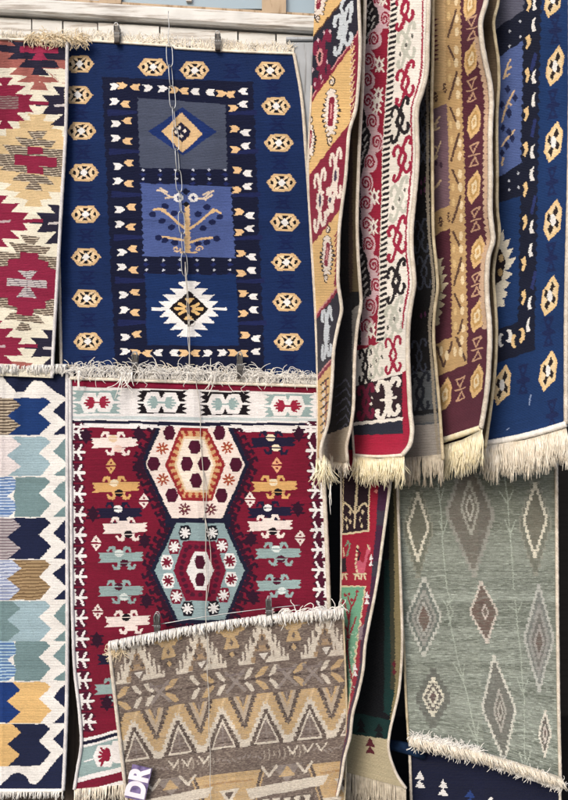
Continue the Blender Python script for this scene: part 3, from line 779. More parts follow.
# ---------------------------------------------------------------- 5 brown rug in front
def paint_brown(p):
    DK = c(102, 90, 86); CR = c(218, 211, 199); TN = c(196, 168, 124); GR = c(138, 130, 128); TP = c(122, 106, 94); DD = c(72, 61, 60)
    p.fill(TP)
    p.poly([(-1,0),(240,0),(240,42),(-1,42)], DK)
    per = 62.5
    for k in range(-1, 5):
        x = 57 + per * k            # cream combs either side of a tan figure
        for j in range(7, 25, 4):
            for sg in (-1, 1):
                p.line([(x + sg*j, 43), (x + sg*j, 40 - (j - 5) * 1.65)], 2.2, CR)
        for sg in (-1, 1): p.poly([(x+sg*5,43),(x+sg*9,38),(x+sg*26,36),(x+sg*31,43)], CR)
        p.poly([(x-15,4),(x+15,4),(x+14,9),(x+9,9.5),(x+7,13),(x+4,13.5),(x+8,25),(x-8,25),(x-4,13.5),(x-7,13),(x-9,9.5),(x-14,9)], TN)
        p.dia(x, 19, 2, 3.6, DK); p.poly([(x-4,27),(x+4,27),(x+6,33),(x-6,33)], DD); p.dia(x, 30.5, 2.6, 3.4, TN)
        p.line([(x-8,30),(x-8,24)], 1.6, DD); p.line([(x+8,30),(x+8,24)], 1.6, DD)
        x += per / 2               # stepped triangle with dark lozenges between
        for j in range(6):
            w = 2.5 + j * 2.4; y = 7 + j * 5.6
            p.poly([(x-w-3,y),(x+w+3,y),(x+w+3,y+5.7),(x-w-3,y+5.7)], CR)
        for j in range(6):
            w = 1.0 + j * 2.3; y = 10 + j * 5.2
            p.poly([(x-w,y),(x+w,y),(x+w,y+5.3),(x-w,y+5.3)], c(166,140,108) if j % 2 else TP)
        p.poly([(x-8,3.5),(x+8,3.5),(x+5.5,8),(x-5.5,8)], CR)
        for dx, dy in ((-9,20),(9,20),(-5,27),(5,27),(0,19)): p.dia(x+dx, dy, 2.2, 3.4, DD)
        p.poly([(x-7,32),(x+7,32),(x+9,42),(x-9,42)], DK); p.poly([(x-4.5,33),(x+4.5,33),(x,39.5)], c(230,226,220))
    # arrow band
    p.poly([(-1,42),(240,42),(240,71),(-1,71)], DK)
    p.poly([(-1,55.5),(240,55.5),(240,57.5),(-1,57.5)], DD)
    seq = [(8,-1,TN),(22,1,CR),(34,1,CR),(57,-1,TN),(80,1,CR),(93,1,TN),(106,1,CR),(135,-1,CR),(148,-1,TN),(160,-1,CR),(186,-1,TN),(212,-1,CR),(224,-1,TN)]
    for x, d, col in seq:
        w = 7 if col is TN else 5
        for sg in (-1, 1):
            p.poly([(x-d*w,56.5+sg*11),(x+d*(w*.4)-d*w*.6,56.5+sg*11.5),(x+d*w,56.5+sg*3),(x+d*w*.8,56.5+sg*.8),(x-d*w*.3,56.5+sg*4)], col)
    for x in (121, 173, 199, 45):
        p.line([(x-9,47),(x+9,66)], 3, GR); p.line([(x+9,47),(x-9,66)], 3, GR); p.line([(x-9,50),(x+9,50)], 2, c(126,116,118))
    # big zigzag
    p.poly([(-1,71),(240,71),(240,121),(-1,121)], TN)
    pz = 44.8
    for k in range(-1, 7):
        x = 15 + pz * k
        # stepped peak with white edging
        n = 9
        def stp(x, y0, y1, w, down):
            out = []
            for j in range(n):
                a = w * j / n; b = w * (j + 1) / n
                y = y0 + (y1 - y0) * (j + .5) / n
                out.append((a, b, y))
            l = [(x - b_, y) if True else 0 for a, b_, y in reversed(out) for _ in (0,)]
            pts = []
            for a, b, y in reversed(out): pts += [(x - b, y), (x - a, y)]
            for a, b, y in out: pts += [(x + a, y), (x + b, y)]
            return pts + [(x + w, y1), (x - w, y1)]
        p.poly(stp(x, 76, 119, 23, 0), CR); p.poly(stp(x, 84, 121, 19, 0), DD)
        p.poly([(x, 90), (x + 13, 119), (x - 13, 119)], CR); p.poly([(x, 95), (x + 10.5, 117), (x - 10.5, 117)], c(112,100,98))
        p.line([(x, 98), (x, 117)], 1.6, GR); p.line([(x-5,109),(x+5,109)], 1.5, GR); p.line([(x-7,114),(x+7,114)], 1.4, DD)
        x += pz / 2
        p.poly([(x-13,71),(x-8,71),(x,90),(x+8,71),(x+13,71),(x,103)], DD)
        for j in range(7):
            for sg in (-1, 1): p.poly([(x+sg*(12.5-j*1.8)-1.6,71+j*4.3),(x+sg*(12.5-j*1.8)+1.6,71+j*4.3),(x+sg*(12.5-j*1.8)+1.6,74.5+j*4.3),(x+sg*(12.5-j*1.8)-1.6,74.5+j*4.3)], DD)
        p.poly([(x-9.5,71),(x-6.5,71),(x,87),(x+6.5,71),(x+9.5,71),(x,97)], c(186,172,154)); p.poly([(x-4,71),(x+4,71),(x,82)], DK); p.line([(x, 73),(x,79)], 1.3, GR)
        p.line([(x-18,72),(x-22,80)], 2.5, c(216,190,150)); p.poly([(x-5,113),(x+5,113),(x+5,121),(x-5,121)], CR)
    p.poly([(-1,120),(240,120),(240,141),(-1,141)], DK)
    for k in range(44):
        x = 3 + k * 5.3; h = 3 + 2.5 * math.sin(k * 2.1)
        if (k // 9) % 2: p.line([(x, 128-h*.7),(x+1,131),(x,131+h*.7)], 1.3, c(168,160,150))
        else: p.line([(x-1,130),(x+2,130+math.sin(k)*3)], 1.5, GR)
    for x in (52, 66, 84, 176, 192, 206): p.line([(x-5,124),(x,131),(x+5,124)], 1.7, CR)
    # lowest band
    p.poly([(-1,141),(240,141),(240,200),(-1,200)], DK)
    for x in (-15, 108, 231):
        p.poly([(x-40,143),(x+40,143),(x+18,200),(x-18,200)], TN)
        p.line([(x-36,144),(x-15,200)], 3, DD); p.line([(x+36,144),(x+15,200)], 3, DD)
        p.line([(x-26,152),(x+26,152)], 2, c(170,136,92))
        for (a, b, w) in ((x, 160, 11), (x-12, 178, 11), (x+12, 178, 11)):
            p.poly([(a-w,b-1),(a+w,b-1),(a,b+14)], CR); p.poly([(a-w*.5,b+1.5),(a+w*.5,b+1.5),(a,b+8)], DD)
    for x in (47, 170):
        p.poly([(x-16,141),(x+16,141),(x,158)], GR); p.poly([(x-9,152),(x+9,152),(x,142)], TN)
        p.line([(x-26,141),(x-19,150),(x-11,141)], 2.6, CR); p.line([(x+26,141),(x+19,150),(x+11,141)], 2.6, CR)
        p.poly([(x-44,160),(x+44,154),(x+38,164),(x-40,170)], CR)
        p.poly([(x-30,174),(x+30,170),(x+24,200),(x-24,200)], DD)
        for j in range(-2, 3):
            p.poly([(x+j*11-4,172),(x+j*11+4,172),(x+j*11,182)], CR); p.line([(x+j*11,180),(x+j*11,192)], 2.4, CR); p.dia(x+j*11+5, 188, 3, 5, CR)
    # mottled heathered wool
    ny, nx = p.shape
    z = RNG.normal(0, 1, (ny, nx // 3 + 1)).repeat(3, 1)[:, :nx].ravel()
    hz = np.clip(.16 + .20 * z, 0, .55)[:, None]
    p.col = p.col * .92 + TP * .08
    p.col = p.col * (1 - hz) + c(170, 158, 146) * hz
d_brn = ripple(-.118, .012, 9, 5, 5.2)
topb = lambda s: -4.5*np.sin(np.clip(s,0,1)*3.14) - 5*np.exp(-((s-.2)/.1)**2)*0
P, P3 = surf([(644, 109.5), (660, 111), (700, 115.5), (760, 122.5), (835, 131)], [(611, 343), (660, 345), (700, 346.5), (760, 346), (812, 344)], topb, Z0, d_brn)
r_ = rug('small brown and tan geometric rug pegged along its top in front of the crimson rug', at(230, 830, -.11))
panel('woven_field', r_, P, P3, 232, 192, paint_brown, cell=.7, jit=.08, uvcoords=True)
cord('edge_binding', r_, P3, 0, .0075, BINDC); cord('edge_binding', r_, P3, 1, .004, BINDT)
cord('top_hem', r_, P3, 0, .0105, WHITE, along='s', fwd=.006)
rt = lambda f: P3(f, 0 * f) + np.array([0, -.012, .012])
hang_fringe('fringe', r_, rt, 520, .034, WHITE, 41, .0019, 6, .006, .010)
curl_fringe('fringe', r_, lambda f: P3(.72 + f * .27, 0 * f), 70, .065, WHITE, 42, .0019, 1.0, .02, 1.2)
curl_fringe('fringe', r_, lambda f: P3(f * .05, 0 * f + .03), 60, .05, STRAW, 43, .0014, -.8, .02, 1.0)
hang_fringe('fringe', r_, lambda f: P3(f, 0 * f + 1), 300, .05, WHITE, 44, .0014, 6, .006)
# white lettered tag pinned to the corner, its words running upwards
def tag_pt(u, v):   # tag coordinates in metres -> world
    a = math.radians(77)
    o = np.array(at(138.5, 783, -.137))
    return o + np.array([u * math.cos(a) - v * math.sin(a), 0, u * math.sin(a) + v * math.cos(a)])
LAV = yarn_material('white_print', c(226, 220, 236), c(246, 243, 250), 30, .1)
PUR = yarn_material('purple_card', c(84, 72, 112), c(150, 136, 184), 45, .1)
tg = empty('tag', tuple(tag_pt(-.052, 0)), 'purple tag with large white letters pinned to the brown rug\'s lower left corner', 'tag')
m = MB()
w_, h_ = .054, .032
co = [tag_pt(u, v) + np.array([0, y, 0]) for y in (0, .002) for u, v in ((-w_, -h_), (w_, -h_), (w_, h_), (-w_, h_))]
m.add(co, [(0,1,2,3),(7,6,5,4),(0,4,5,1),(1,5,6,2),(2,6,7,3),(3,7,4,0)])
m.build('card', PUR, tg, False)
cu = bpy.data.curves.new('letters', 'FONT'); cu.body = 'DR'; cu.size = .083; cu.align_x = 'CENTER'; cu.align_y = 'CENTER'; cu.extrude = .0006; cu.offset = .0042
to = bpy.data.objects.new('letters', cu); C.objects.link(to)
bpy.context.view_layer.update()
me = bpy.data.meshes.new_from_object(to); bpy.data.objects.remove(to)
for v in me.vertices:
    q = v.co.copy()
    v.co = tag_pt(q[0] * .86, q[1]) + np.array([0, -.002 + q[2], 0]) - np.array(tg.location)
me.materials.clear(); me.materials.append(LAV)
lo = bpy.data.objects.new('letters', me); C.objects.link(lo); lo.parent = tg

# ---------------------------------------------------------------- 6 red and gold folded rug (leftmost of the rail)
def paint_gold(p):
    NV = c(32, 30, 48); TN = c(226, 188, 128); CR = c(136, 30, 58); LBL = c(206, 214, 222); PK = c(214, 150, 150); WH = c(238, 226, 216); BK = c(48, 34, 36)
    p.fill(TN)
    # slanted colour bands from top to bottom
    bands = [((313,37),(346,-4), NV), ((311,99),(359,32), TN), ((307,178),(351,121), CR), ((313.5,243),(341,209), TN), ((316,316),(342,282), NV), ((317.5,377),(336,355), TN)]
    def half(a, b, col):
        dx, dy = b[0]-a[0], b[1]-a[1]
        e0 = (a[0]-dx*3, a[1]-dy*3); e1 = (b[0]+dx*3, b[1]+dy*3)
        p.poly([e0, e1, (e1[0]+300, e1[1]+900), (e0[0]-300, e0[1]+900)], col)
    def bar(a, b, w, col, sh=0):
        dx, dy = b[0]-a[0], b[1]-a[1]
        p.line([(a[0]-dx, a[1]-dy+sh), (b[0]+dx, b[1]+dy+sh)], w, col)
    for k, (a, b, col) in enumerate(bands):
        half(a, b, col)
        if k in (1, 4, 5): bar(a, b, 3.6, CR, 1); bar(a, b, 1.3, PK, -1.2)
        if k == 0: bar(a, b, 1.4, c(90,60,40))
    # red right border with white teeth in the tan bands
    for y in np.arange(44, 122, 7.2):
        p.poly([(352,y-5),(360,y-8),(360,y+4),(352.5,y+2.5)], CR); p.line([(352.8,y-1.5),(350.6,y+4)], 1.7, c(240,222,196)); p.line([(351.8,y-1),(351,y+3)], .9, CR)
    p.poly([(353,42),(362,32),(362,118),(350,126),(352.5,90)], CR)
    for y in np.arange(48, 120, 7.2): p.poly([(353.4,y-2),(355.4,y-3.5),(352.4,y+4),(350.8,y+4.6)], c(236,206,160))
    for y in np.arange(232, 284, 5): p.line([(337,y),(334.8,y+4)], 1.6, CR)
    p.line([(338.8,226),(338,262),(335,284)], 2.2, CR)
    # ornaments
    def orn(cx, cy, w, h, col, lw, k): p.horns(cx, cy, w, h, col, lw, k); p.line([(cx-w*.5, cy+w*.5*k+h*.2),(cx+w*.5,cy-w*.5*k-h*.2)], lw, col)
    orn(343, 30, 9, 20, LBL, 3.6, .9); p.line([(345,-6),(341,8),(344,18)], 3.2, LBL); p.line([(352,2),(350,22)], 2.6, LBL)
    p.ell(341, 22, 2.2, 6, LBL)
    orn(322, 60, 7.5, 24, c(120,24,60), 4.2, 1.0); p.ell(319.5, 57, 3.4, 9, PK); p.ell(319.5, 57, 1.8, 5.5, BK)
    for x, y in ((318,40),(324,32),(327,62),(321,77),(315,84),(330,31),(313,70)): p.dia(x, y, 1.2, 2.8, c(216,190,200))
    def med(cx, cy, w, h, k, full=True):
        p.ell(cx, cy, w * .72, h * .62, WH)
        for j in range(9):
            f = -1 + 2 * j / 8
            ww = w * (1 - .55 * abs(f))
            y = cy + f * h * .62
            for sg in (-1, 1):
                p.line([(cx, y), (cx + sg * ww, y - sg * ww * k + 2.5)], 3.4, BK)
        p.ell(cx, cy, w * .62, h * .6, WH)
        for j in range(9):
            f = -1 + 2 * j / 8
            ww = (w - 1.6) * (1 - .55 * abs(f)); y = cy + f * h * .62
            for sg in (-1, 1): p.line([(cx, y), (cx + sg * ww, y - sg * ww * k + 2.2)], 2.6, WH)
        p.line([(cx+.8, cy-h*.34),(cx-.8, cy+h*.38)], w*.62, CR); p.line([(cx+.5, cy-h*.2),(cx-.4,cy+h*.2)], 1.5, PK)
        for sg in (-1, 1):
            p.spiral(cx - sg*.6, cy + sg * h * .86, w*.42, h*.17, BK, 1.2, 1.2, sg*1.5)
            p.spiral(cx - sg*.6, cy + sg * h * .86, w*.25, h*.1, WH, 1.1, 1, sg*1.5)
    med(331, 111, 8.5, 34, .35); med(310, 139, 5, 22, .3); med(327, 254, 6, 28, .2); med(319, -2, 8, 24, .5)
    # crimson band
    for cx, cy, w, h in ((335.5,176,5.5,26), (320,200,5.5,30), (330,200,3,14)):
        orn(cx, cy, w, h, WH, 2.4, .8); p.ell(cx, cy, 1.5, h*.22, c(70,50,80))
    orn(326.5, 333, 4.6, 26, LBL, 2.4, .6); p.ell(326, 333, 2.2, 13, LBL); p.line([(329,310),(332,320)], 2, LBL); p.line([(323,345),(321.5,358)], 1.8, LBL)
    for y in np.arange(383, 450, 8):
        p.line([(321,y+2),(328,y-5)], 1.6, BK); p.ell(323.5, y+4, 1.2, 2.4, WH); p.line([(326,y-2),(326,y+3)], 1.2, CR)
def paint_dark(dark, grey, y_g, slope=0.0, mot=()):
    def f(p):
        p.fill(dark)
        for (y0, y1, col) in y_g: p.poly([(200, y0), (600, y0 - 400*slope), (600, y1 - 400*slope), (200, y1)], col)
        for cx, cy, w, h, col, lw in mot: p.horns(cx, cy, w, h, col, lw, .2)
    return f
gA = rug('folded rug with slanted gold, navy and crimson bands, leftmost on the rail', at(335, 455, -.3))
dA = lambda s, t: -.15 - .17*s + .012*np.sin(t*17+1)*s
PA, PA3 = surf([(-60,318),(30,313.5),(100,311),(150,308.5),(200,309),(240,311.5),(290,314.5),(340,316.5),(390,317.5),(440,317.5),(462,317)],
               [(-60,357),(0,358.5),(50,360),(88,358),(112,355),(130,349.5),(155,347.2),(180,345.2),(200,342.5),(225,339.5),(260,338.2),(285,338.2),(300,340.5),(309,341.5),(325,338.2),(345,334.3),(380,332),(405,330),(425,327.5),(445,321.5),(452,320.5),(462,322)], Z0, Z0, dA)
panel('front_leaf', gA, PA, PA3, 42, 520, paint_gold, cell=.55)
cord('edge_binding', gA, PA3, 1, .0066, BINDC); cord('edge_binding', gA, PA3, 0, .0042, BINDC, t0=.28)
dA2 = lambda s, t: -.08 - .17*s + .012*np.sin(t*17+1.6)*s
PR, PR3 = surf([(-60,322),(200,318),(462,320)], [(-60,364),(0,365),(50,363.5),(100,361.8),(130,360),(180,358),(220,357),(260,358.2),(288,360.2),(302,361),(325,357.4),(350,355),(380,354),(410,353),(430,350),(445,346.5),(462,347.5)], Z0, Z0, dA2)
def paint_A2(p):
    p.fill(c(8, 10, 20))  # dark navy inner face, deepened to include the fold's shade
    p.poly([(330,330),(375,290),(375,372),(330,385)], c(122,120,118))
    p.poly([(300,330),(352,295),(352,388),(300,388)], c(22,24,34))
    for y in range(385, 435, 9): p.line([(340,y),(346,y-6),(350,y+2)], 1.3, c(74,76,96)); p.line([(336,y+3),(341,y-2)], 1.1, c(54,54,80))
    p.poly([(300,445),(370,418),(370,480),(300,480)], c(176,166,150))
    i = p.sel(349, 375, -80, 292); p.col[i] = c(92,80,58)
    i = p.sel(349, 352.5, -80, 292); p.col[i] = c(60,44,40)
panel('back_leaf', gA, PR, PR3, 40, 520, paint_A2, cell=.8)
cord('edge_binding', gA, PR3, 1, .0066, BINDC)
hang_fringe('fringe', gA, root_line([(316,460),(324,455),(330,462)], [-.30,-.33,-.31]), 110, .085, GOLD, 51, .0022, 11, .028, .02)
hang_fringe('fringe', gA, root_line([(330,452),(340,450),(348,455)], [-.14,-.18,-.24]), 80, .075, CREAM, 52, .002, 9, .012)
hang_fringe('loose_thread', gA, root_line([(329,478),(331,478)], -.32), 5, .10, WHITE, 53, .0016, 5, .004)

# ---------------------------------------------------------------- 7 red and white folded rug
def paint_horn(p):
    CR = c(150, 28, 58); PK = c(216, 186, 196); WH = c(240, 236, 230); BK = c(34, 28, 34); PG = c(198, 200, 190); RD = c(160, 36, 68)
    p.fill(CR)
    dash = lambda y: np.interp(y, [-60, 10, 70, 105, 170, 215, 250, 300, 320, 345], [396, 394, 391, 389, 386, 385, 384, 383, 382, 380])
    ys = np.arange(-60, 352, 6.0)
    p.poly([(dash(y) + 4, y) for y in ys] + [(440, 352), (440, -60)], WH)
    # black field with white grains at the far left, edged by scrolls
    nodes = [(-30, 366), (20, 380), (48, 364), (75, 362), (105, 363), (140, 372), (175, 361), (215, 361), (240, 362), (262, 368), (290, 372), (312, 362), (345, 361)]
    xs = lambda y: np.interp(y, [a for a, b in nodes], [b for a, b in nodes])
    yy = np.arange(-60, 346, 3.0)
    p.poly([(340, -60)] + [(xs(y) + 7.5, y) for y in yy] + [(340, 346)], PK)
    p.poly([(340, -60)] + [(xs(y), y) for y in yy] + [(340, 346)], BK)
    for y in range(-40, 345, 7):
        x = xs(y) - 4
        p.line([(x, y), (x - 3, y + 5)], 1.7, c(206, 202, 200)); p.dia(x - 6, y + 2, 1.6, 2.4, c(190, 186, 186))
    for k, y in enumerate(np.arange(-22, 342, 20.5)):
        x = xs(y) + 5.5
        p.ell(x, y, 6.8, 10, PK); p.spiral(x - .3, y, 5.2, 8.2, CR, 1.7, 1.7, 2.6 if k % 2 else 1.0, 1 if k % 2 else -1)
    def star(x, y):
        p.dia(x, y, 3.0, 9, WH); p.dia(x, y, 4.8, 5.2, WH)
        for sx in (-1, 1):
            for sy in (-1, 1): p.line([(x, y), (x + sx * 4, y + sy * 6.5)], 1.7, WH)
        p.ell(x, y, 1.2, 3.0, c(120, 60, 80))
    for x, y in ((383,-2),(379.5,65),(378.5,95),(377,106),(374.5,197),(373.5,227),(371,330)): star(x, y)
    for y in np.arange(-58, 344, 5.6):
        x = dash(y)
        p.poly([(x-4.2,y-3),(x+4.2,y-3),(x+4.2,y+3),(x-4.2,y+3)], WH)
        p.poly([(x-3.8,y+2.6),(x-3.4,y-.4),(x+3.6,y-3.0),(x+3.2,y)], BK)
    for x, y, col in ((406,-30,BK),(405,8,RD),(406,45,PG),(405,83,RD),(400,120,BK),(402,159,RD),(399,199,PG),(397,239,RD),(396,281,BK),(394,319,PG)):
        p.horns(x, y, 8.8, 18, col, 3.3, .85)
        if col is PG or col is BK:
            for dx, dy in ((0,0),(-6,9),(6,-9)): p.ell(x+dx, y+dy, 1.1, 2.4, c(90,90,84) if col is PG else WH)
        if col is BK: p.dia(x, y, 3.2, 8.5, BK); p.dia(x, y, 1.4, 4, WH)
    # lower white panel
    p.poly([(340,356),(381,343),(420,331),(420,369),(340,390)], WH)
    p.horns(365, 366, 6, 18, BK, 2.6, .3); p.horns(376, 361, 7, 17, PG, 2.2, .3); p.horns(393, 355, 7.6, 18, RD, 2.6, .3)
    for dx, dy in ((0,0),(-5,5),(6,-4)): p.ell(376+dx, 361+dy, .9, 2.2, c(90,90,84))
    p.poly([(340,390),(420,369),(420,455),(340,455)], c(46, 28, 38))
    p.horns(366, 402, 7.5, 17, c(112, 26, 58), 3.4, .25); p.horns(388, 398, 11.5, 19, WH, 4.2, .25, False)
    p.line([(387,382),(386,402),(391,392),(389,416)], 3.6, WH); p.line([(381,400),(396,397)], 2.4, WH); p.dia(371, 404, 1.6, 2, WH); p.dia(372, 398, 1.2, 1.6, WH)
    p.poly([(340,424),(420,415),(420,418.5),(340,427.4)], WH)
    p.poly([(340,427.4),(420,418.5),(420,433),(340,436)], c(40, 44, 60))
    p.poly([(340,436),(420,433),(420,470),(340,470)], c(170, 30, 64))
    # thin red line inside the right binding
    fr = fB
    yv = np.arange(-60, 330, 4.0)
    p.line([(float(fr(y)) - 5.4, y) for y in yv], 1.8, RD)
    p.poly([(402,372),(415,366),(415,462),(403,455)], c(160, 32, 62))
RB = [(-60,429),(0,428.5),(40,427.3),(80,425),(93,421.5),(105,417.6),(130,416.6),(150,417.3),(180,416),(210,413),(230,411.3),(250,411.3),(270,413.2),(285,414),(300,411.5),(320,408.6),(350,407.6),(380,408.6),(410,410),(436,411.5),(446,409),(455,402)]
fB = curve(RB)
gB = rug('folded red rug with a white band of horn scrolls, second from left on the rail', at(385, 455, -.3))
dB = lambda s, t: -.12 - .20*s + .014*np.sin(t*16+.3)*s
PB, PB3 = surf([(-60,352),(60,352),(150,350),(250,350),(310,356),(345,354),(400,351),(455,354)], RB, Z0, lambda s: 1.5*np.sin(s*3.14), dB)
panel('front_leaf', gB, PB, PB3, 64, 515, paint_horn, cell=.6)
cord('edge_binding', gB, PB3, 1, .0088, BINDC); cord('edge_binding', gB, PB3, 0, .0050, BINDC)
cord('bottom_hem', gB, PB3, 1, .006, CREAM, along='s')
dB2 = lambda s, t: -.05 - .20*s + .012*np.sin(t*16+.9)*s
PR, PR3 = surf([(-60,380),(200,375),(458,380)], [(-60,432.5),(60,432.5),(100,431.5),(130,432),(200,432.5),(240,433.5),(270,436.5),(288,437.5),(308,434.7),(340,433.5),(370,436),(410,439.5),(440,441.5),(460,443)], Z0, Z0, dB2)
def paint_B2(p):
    p.fill(c(6, 6, 12))  # navy-black inner face, shade between the leaves mixed into the colour
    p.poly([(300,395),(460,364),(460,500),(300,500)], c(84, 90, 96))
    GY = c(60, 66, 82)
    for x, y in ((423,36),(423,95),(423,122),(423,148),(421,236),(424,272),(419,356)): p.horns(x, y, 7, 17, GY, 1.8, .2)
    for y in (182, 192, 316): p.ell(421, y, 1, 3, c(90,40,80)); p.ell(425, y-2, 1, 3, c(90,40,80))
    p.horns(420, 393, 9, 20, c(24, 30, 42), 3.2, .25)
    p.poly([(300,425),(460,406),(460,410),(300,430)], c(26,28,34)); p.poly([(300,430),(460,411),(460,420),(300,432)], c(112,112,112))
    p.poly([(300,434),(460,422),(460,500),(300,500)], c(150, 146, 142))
    yv = np.arange(-60, 460, 5.)
    f = curve([(-60,432.5),(100,431.5),(240,433.5),(288,437.5),(320,434),(370,436),(460,443)])
    p.line([(float(f(y)) - 4, y) for y in yv], 3, c(150,142,128))
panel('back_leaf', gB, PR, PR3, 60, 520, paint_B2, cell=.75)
cord('edge_binding', gB, PR3, 1, .0062, BINDT)
hang_fringe('fringe', gB, root_line([(353,456),(378,459),(404,456)], [-.14,-.24,-.33]), 340, .085, GOLD, 61, .0018, 10, .014, .012)
hang_fringe('fringe', gB, root_line([(404,458),(425,456),(443,454)], [-.14,-.2,-.26]), 130, .088, GREYY, 62, .002, 9, .008)

# ---------------------------------------------------------------- 8 burgundy and tan folded rug
def vhex(p, x, y, w, h, col, k=.5):
    p.poly([(x+w*.45,y-h),(x+w,y-h*.5),(x+w*.8,y+h*.45),(x-w*.5,y+h),(x-w,y+h*.45),(x-w*.8,y-h*.3)], col)
def paint_burg(p):
    BG = c(88, 42, 58); TN = c(200, 167, 120); T2 = c(226, 193, 146); PU = c(124, 98, 112); DK = c(92, 66, 58); LT = c(240, 222, 186)
    p.fill(BG)
    col = lambda y: np.interp(y, [-60, 60, 110, 170, 330], [445, 445.5, 447, 449, 452])
    ys = np.arange(-60, 340, 2.)
    p.poly([(400,-60),(452,-60),(452,88),(400,112)], T2)
    for y in range(18, 60, 5): p.poly([(428,y),(439,y+3-(abs(y-34)*.12)),(431,y+5)], c(110,40,66))
    p.line([(431,50),(432,62)], 2, c(110,40,66))
    p.poly([(400,112),(452,84),(452,103),(400,122)], TN)
    for x, y in ((436,97),(445,88)): p.spiral(x, y-3, 2, 3.6, DK, 1.5, .9, .5); p.spiral(x, y+3, 2, 3.6, DK, 1.5, .9, 3.6)
    p.poly([(400,124),(452,101),(452,204),(400,228)], PU)
    for l in ([(434,130),(437,120),(440,117)], [(434,130),(439,128)], [(434,124),(438,122)], [(434,158),(438,149),(441,142)], [(434,160),(437,156)], [(438,150),(435,146)], [(436,188),(440,180)], [(434,190),(438,184)]): p.line(l, 1.8, c(222,196,160))
    for x, y in ((434,172),(436,163),(441,165)): p.ell(x, y, 1.5, 3, c(70,46,66))
    p.poly([(400,228),(454,203),(454,226),(400,252)], TN)
    for x, y in ((441,222),(449,217)): p.spiral(x, y-3, 2, 3.6, DK, 1.5, .9, .5); p.spiral(x, y+3, 2, 3.6, DK, 1.5, .9, 3.6)
    # white serrated half medallion
    for k in range(8):
        y = 262 + k * 8.2
        w = 13 - abs(k - 2.8) * 2.1
        p.poly([(430,y-6),(438+w*.12,y-3),(436+w,y-1+ (2 if k>3 else -3)),(438+w*.35,y+5),(430,y+7)], c(226, 212, 180))
    p.poly([(430,266),(440,276),(441,290),(430,316)], c(190,164,122))
    # tan column
    p.poly([(col(y) + .8 * math.sin(y * 1.2), y) for y in ys] + [(col(y) + 15.5 + .9 * math.sin(y * 1.0), y) for y in reversed(ys)], TN)
    k = 0
    for y0 in np.arange(-52, 330, 31.0):
        x = float(col(y0 + 15)) + 6
        p.line([(x-.5+5, y0), (x-3, y0+27)] if k % 2 == 0 else [(x-3, y0+5), (x+4.5, y0+22)], 2.2, DK)
        for yy in (9, 22): p.ell(x + (4.8 if k % 2 else 5.5), y0 + yy, 2.0, 4.6, LT)
        p.ell(x - 2.5, y0 + (22 if k % 2 else 6), 1.6, 4.2, c(226,198,146))
        k += 1
    # lower tan block
    p.poly([(400,358),(467,331),(467,364),(400,392)], TN)
    for l in ([(443,366),(437,347)], [(444,366),(452,342)], [(457,338),(465,360)]): p.line(l, 2.4, DK)
    for x, y in ((441,351),(447,356),(455,352),(462,340),(461,352)): p.ell(x, y, 1.8, 5, LT)
    for x, y, s in ((470,4,1),(471,58.5,1),(474,122,1),(474,187,1),(477.5,252,1),(477,316,1),(476.5,381.5,1),(445,394.6,1),(469,-50,1)):
        vhex(p, x, y, 7, 17.5, c(226,190,136)); vhex(p, x, y, 4.8, 12, c(196,158,100)); vhex(p, x, y, 3, 8, LT); vhex(p, x, y, 1.3, 3.5, c(210,170,110))
    for x, y in ((470,-22),(472,28),(472,90),(474,155),(475.5,220),(476,285),(477,349),(460.5,389)):
        T3 = c(198,160,132)
        p.line([(x-4,y-9),(x+4.4,y-13),(x-1,y-2),(x-4,y-9)], 1.5, T3); p.line([(x+4,y+9),(x-4.4,y+12),(x+1,y+2),(x+4,y+9)], 1.5, T3)
        p.line([(x-5,y+1.5),(x+5,y-1.5)], 1.5, T3)
    # scalloped light edge along the right binding
    f = curve(RD)
    for y in np.arange(40, 330, 6.5): p.ell(float(f(y)) - 4, y, 3.2, 3.4, c(206,176,150))
RD = [(-60,487),(5,485),(22,480.3),(39,481),(63,485),(84,489.5),(105,491),(125,490),(180,490),(215,490),(228,491.3),(240,492.6),(255,488.3),(270,486.7),(296,486.6),(325,489),(340,489.4),(358,488.7),(386,487),(414,483),(428,480.5)]
gD = rug('folded burgundy and tan rug with a hexagon border, third from left on the rail', at(465, 440, -.3))
dD = lambda s, t: -.11 - .22*s + .018*np.sin(t*19+1.2)*s
PD, PD3 = surf([(-60,420),(200,421),(445,428)], RD, Z0, Z0, dD)
panel('front_leaf', gD, PD, PD3, 66, 500, paint_burg, cell=.6)
cord('edge_binding', gD, PD3, 1, .0096, BINDC, fwd=.006); cord('edge_binding', gD, PD3, 0, .0055, BINDC)
cord('bottom_hem', gD, PD3, 1, .011, GOLD, along='s')
dD2 = lambda s, t: -.05 - .22*s + .016*np.sin(t*19+1.5)*s
PR, PR3 = surf([(-60,440),(200,440),(448,440)], [(-60,499),(5,497.5),(22,493.5),(39,495),(60,498),(84,498.6),(110,497),(170,497),(215,497.5),(228,499),(242,498.6),(257,495),(272,493.3),(302,495),(325,496.2),(340,496.2),(367,495),(405,491),(433,487),(448,485)], Z0, Z0, dD2)
def paint_D2(p):
    p.fill(c(112, 96, 78)); i = p.sel(400, 480, -80, 500); p.col[i] = c(70, 44, 52)
panel('back_leaf', gD, PR, PR3, 58, 500, paint_D2, cell=.9)
cord('edge_binding', gD, PR3, 1, .0062, BINDT)
hang_fringe('fringe', gD, root_line([(441,446),(462,440),(482,430)], [-.15,-.24,-.34]), 340, .105, GOLD, 71, .0018, 10, .014, .014)
hang_fringe('fringe', gD, root_line([(462,446),(474,446),(486,446)], [-.12,-.18,-.26]), 110, .075, GREYY, 72, .0014, 9, .008)

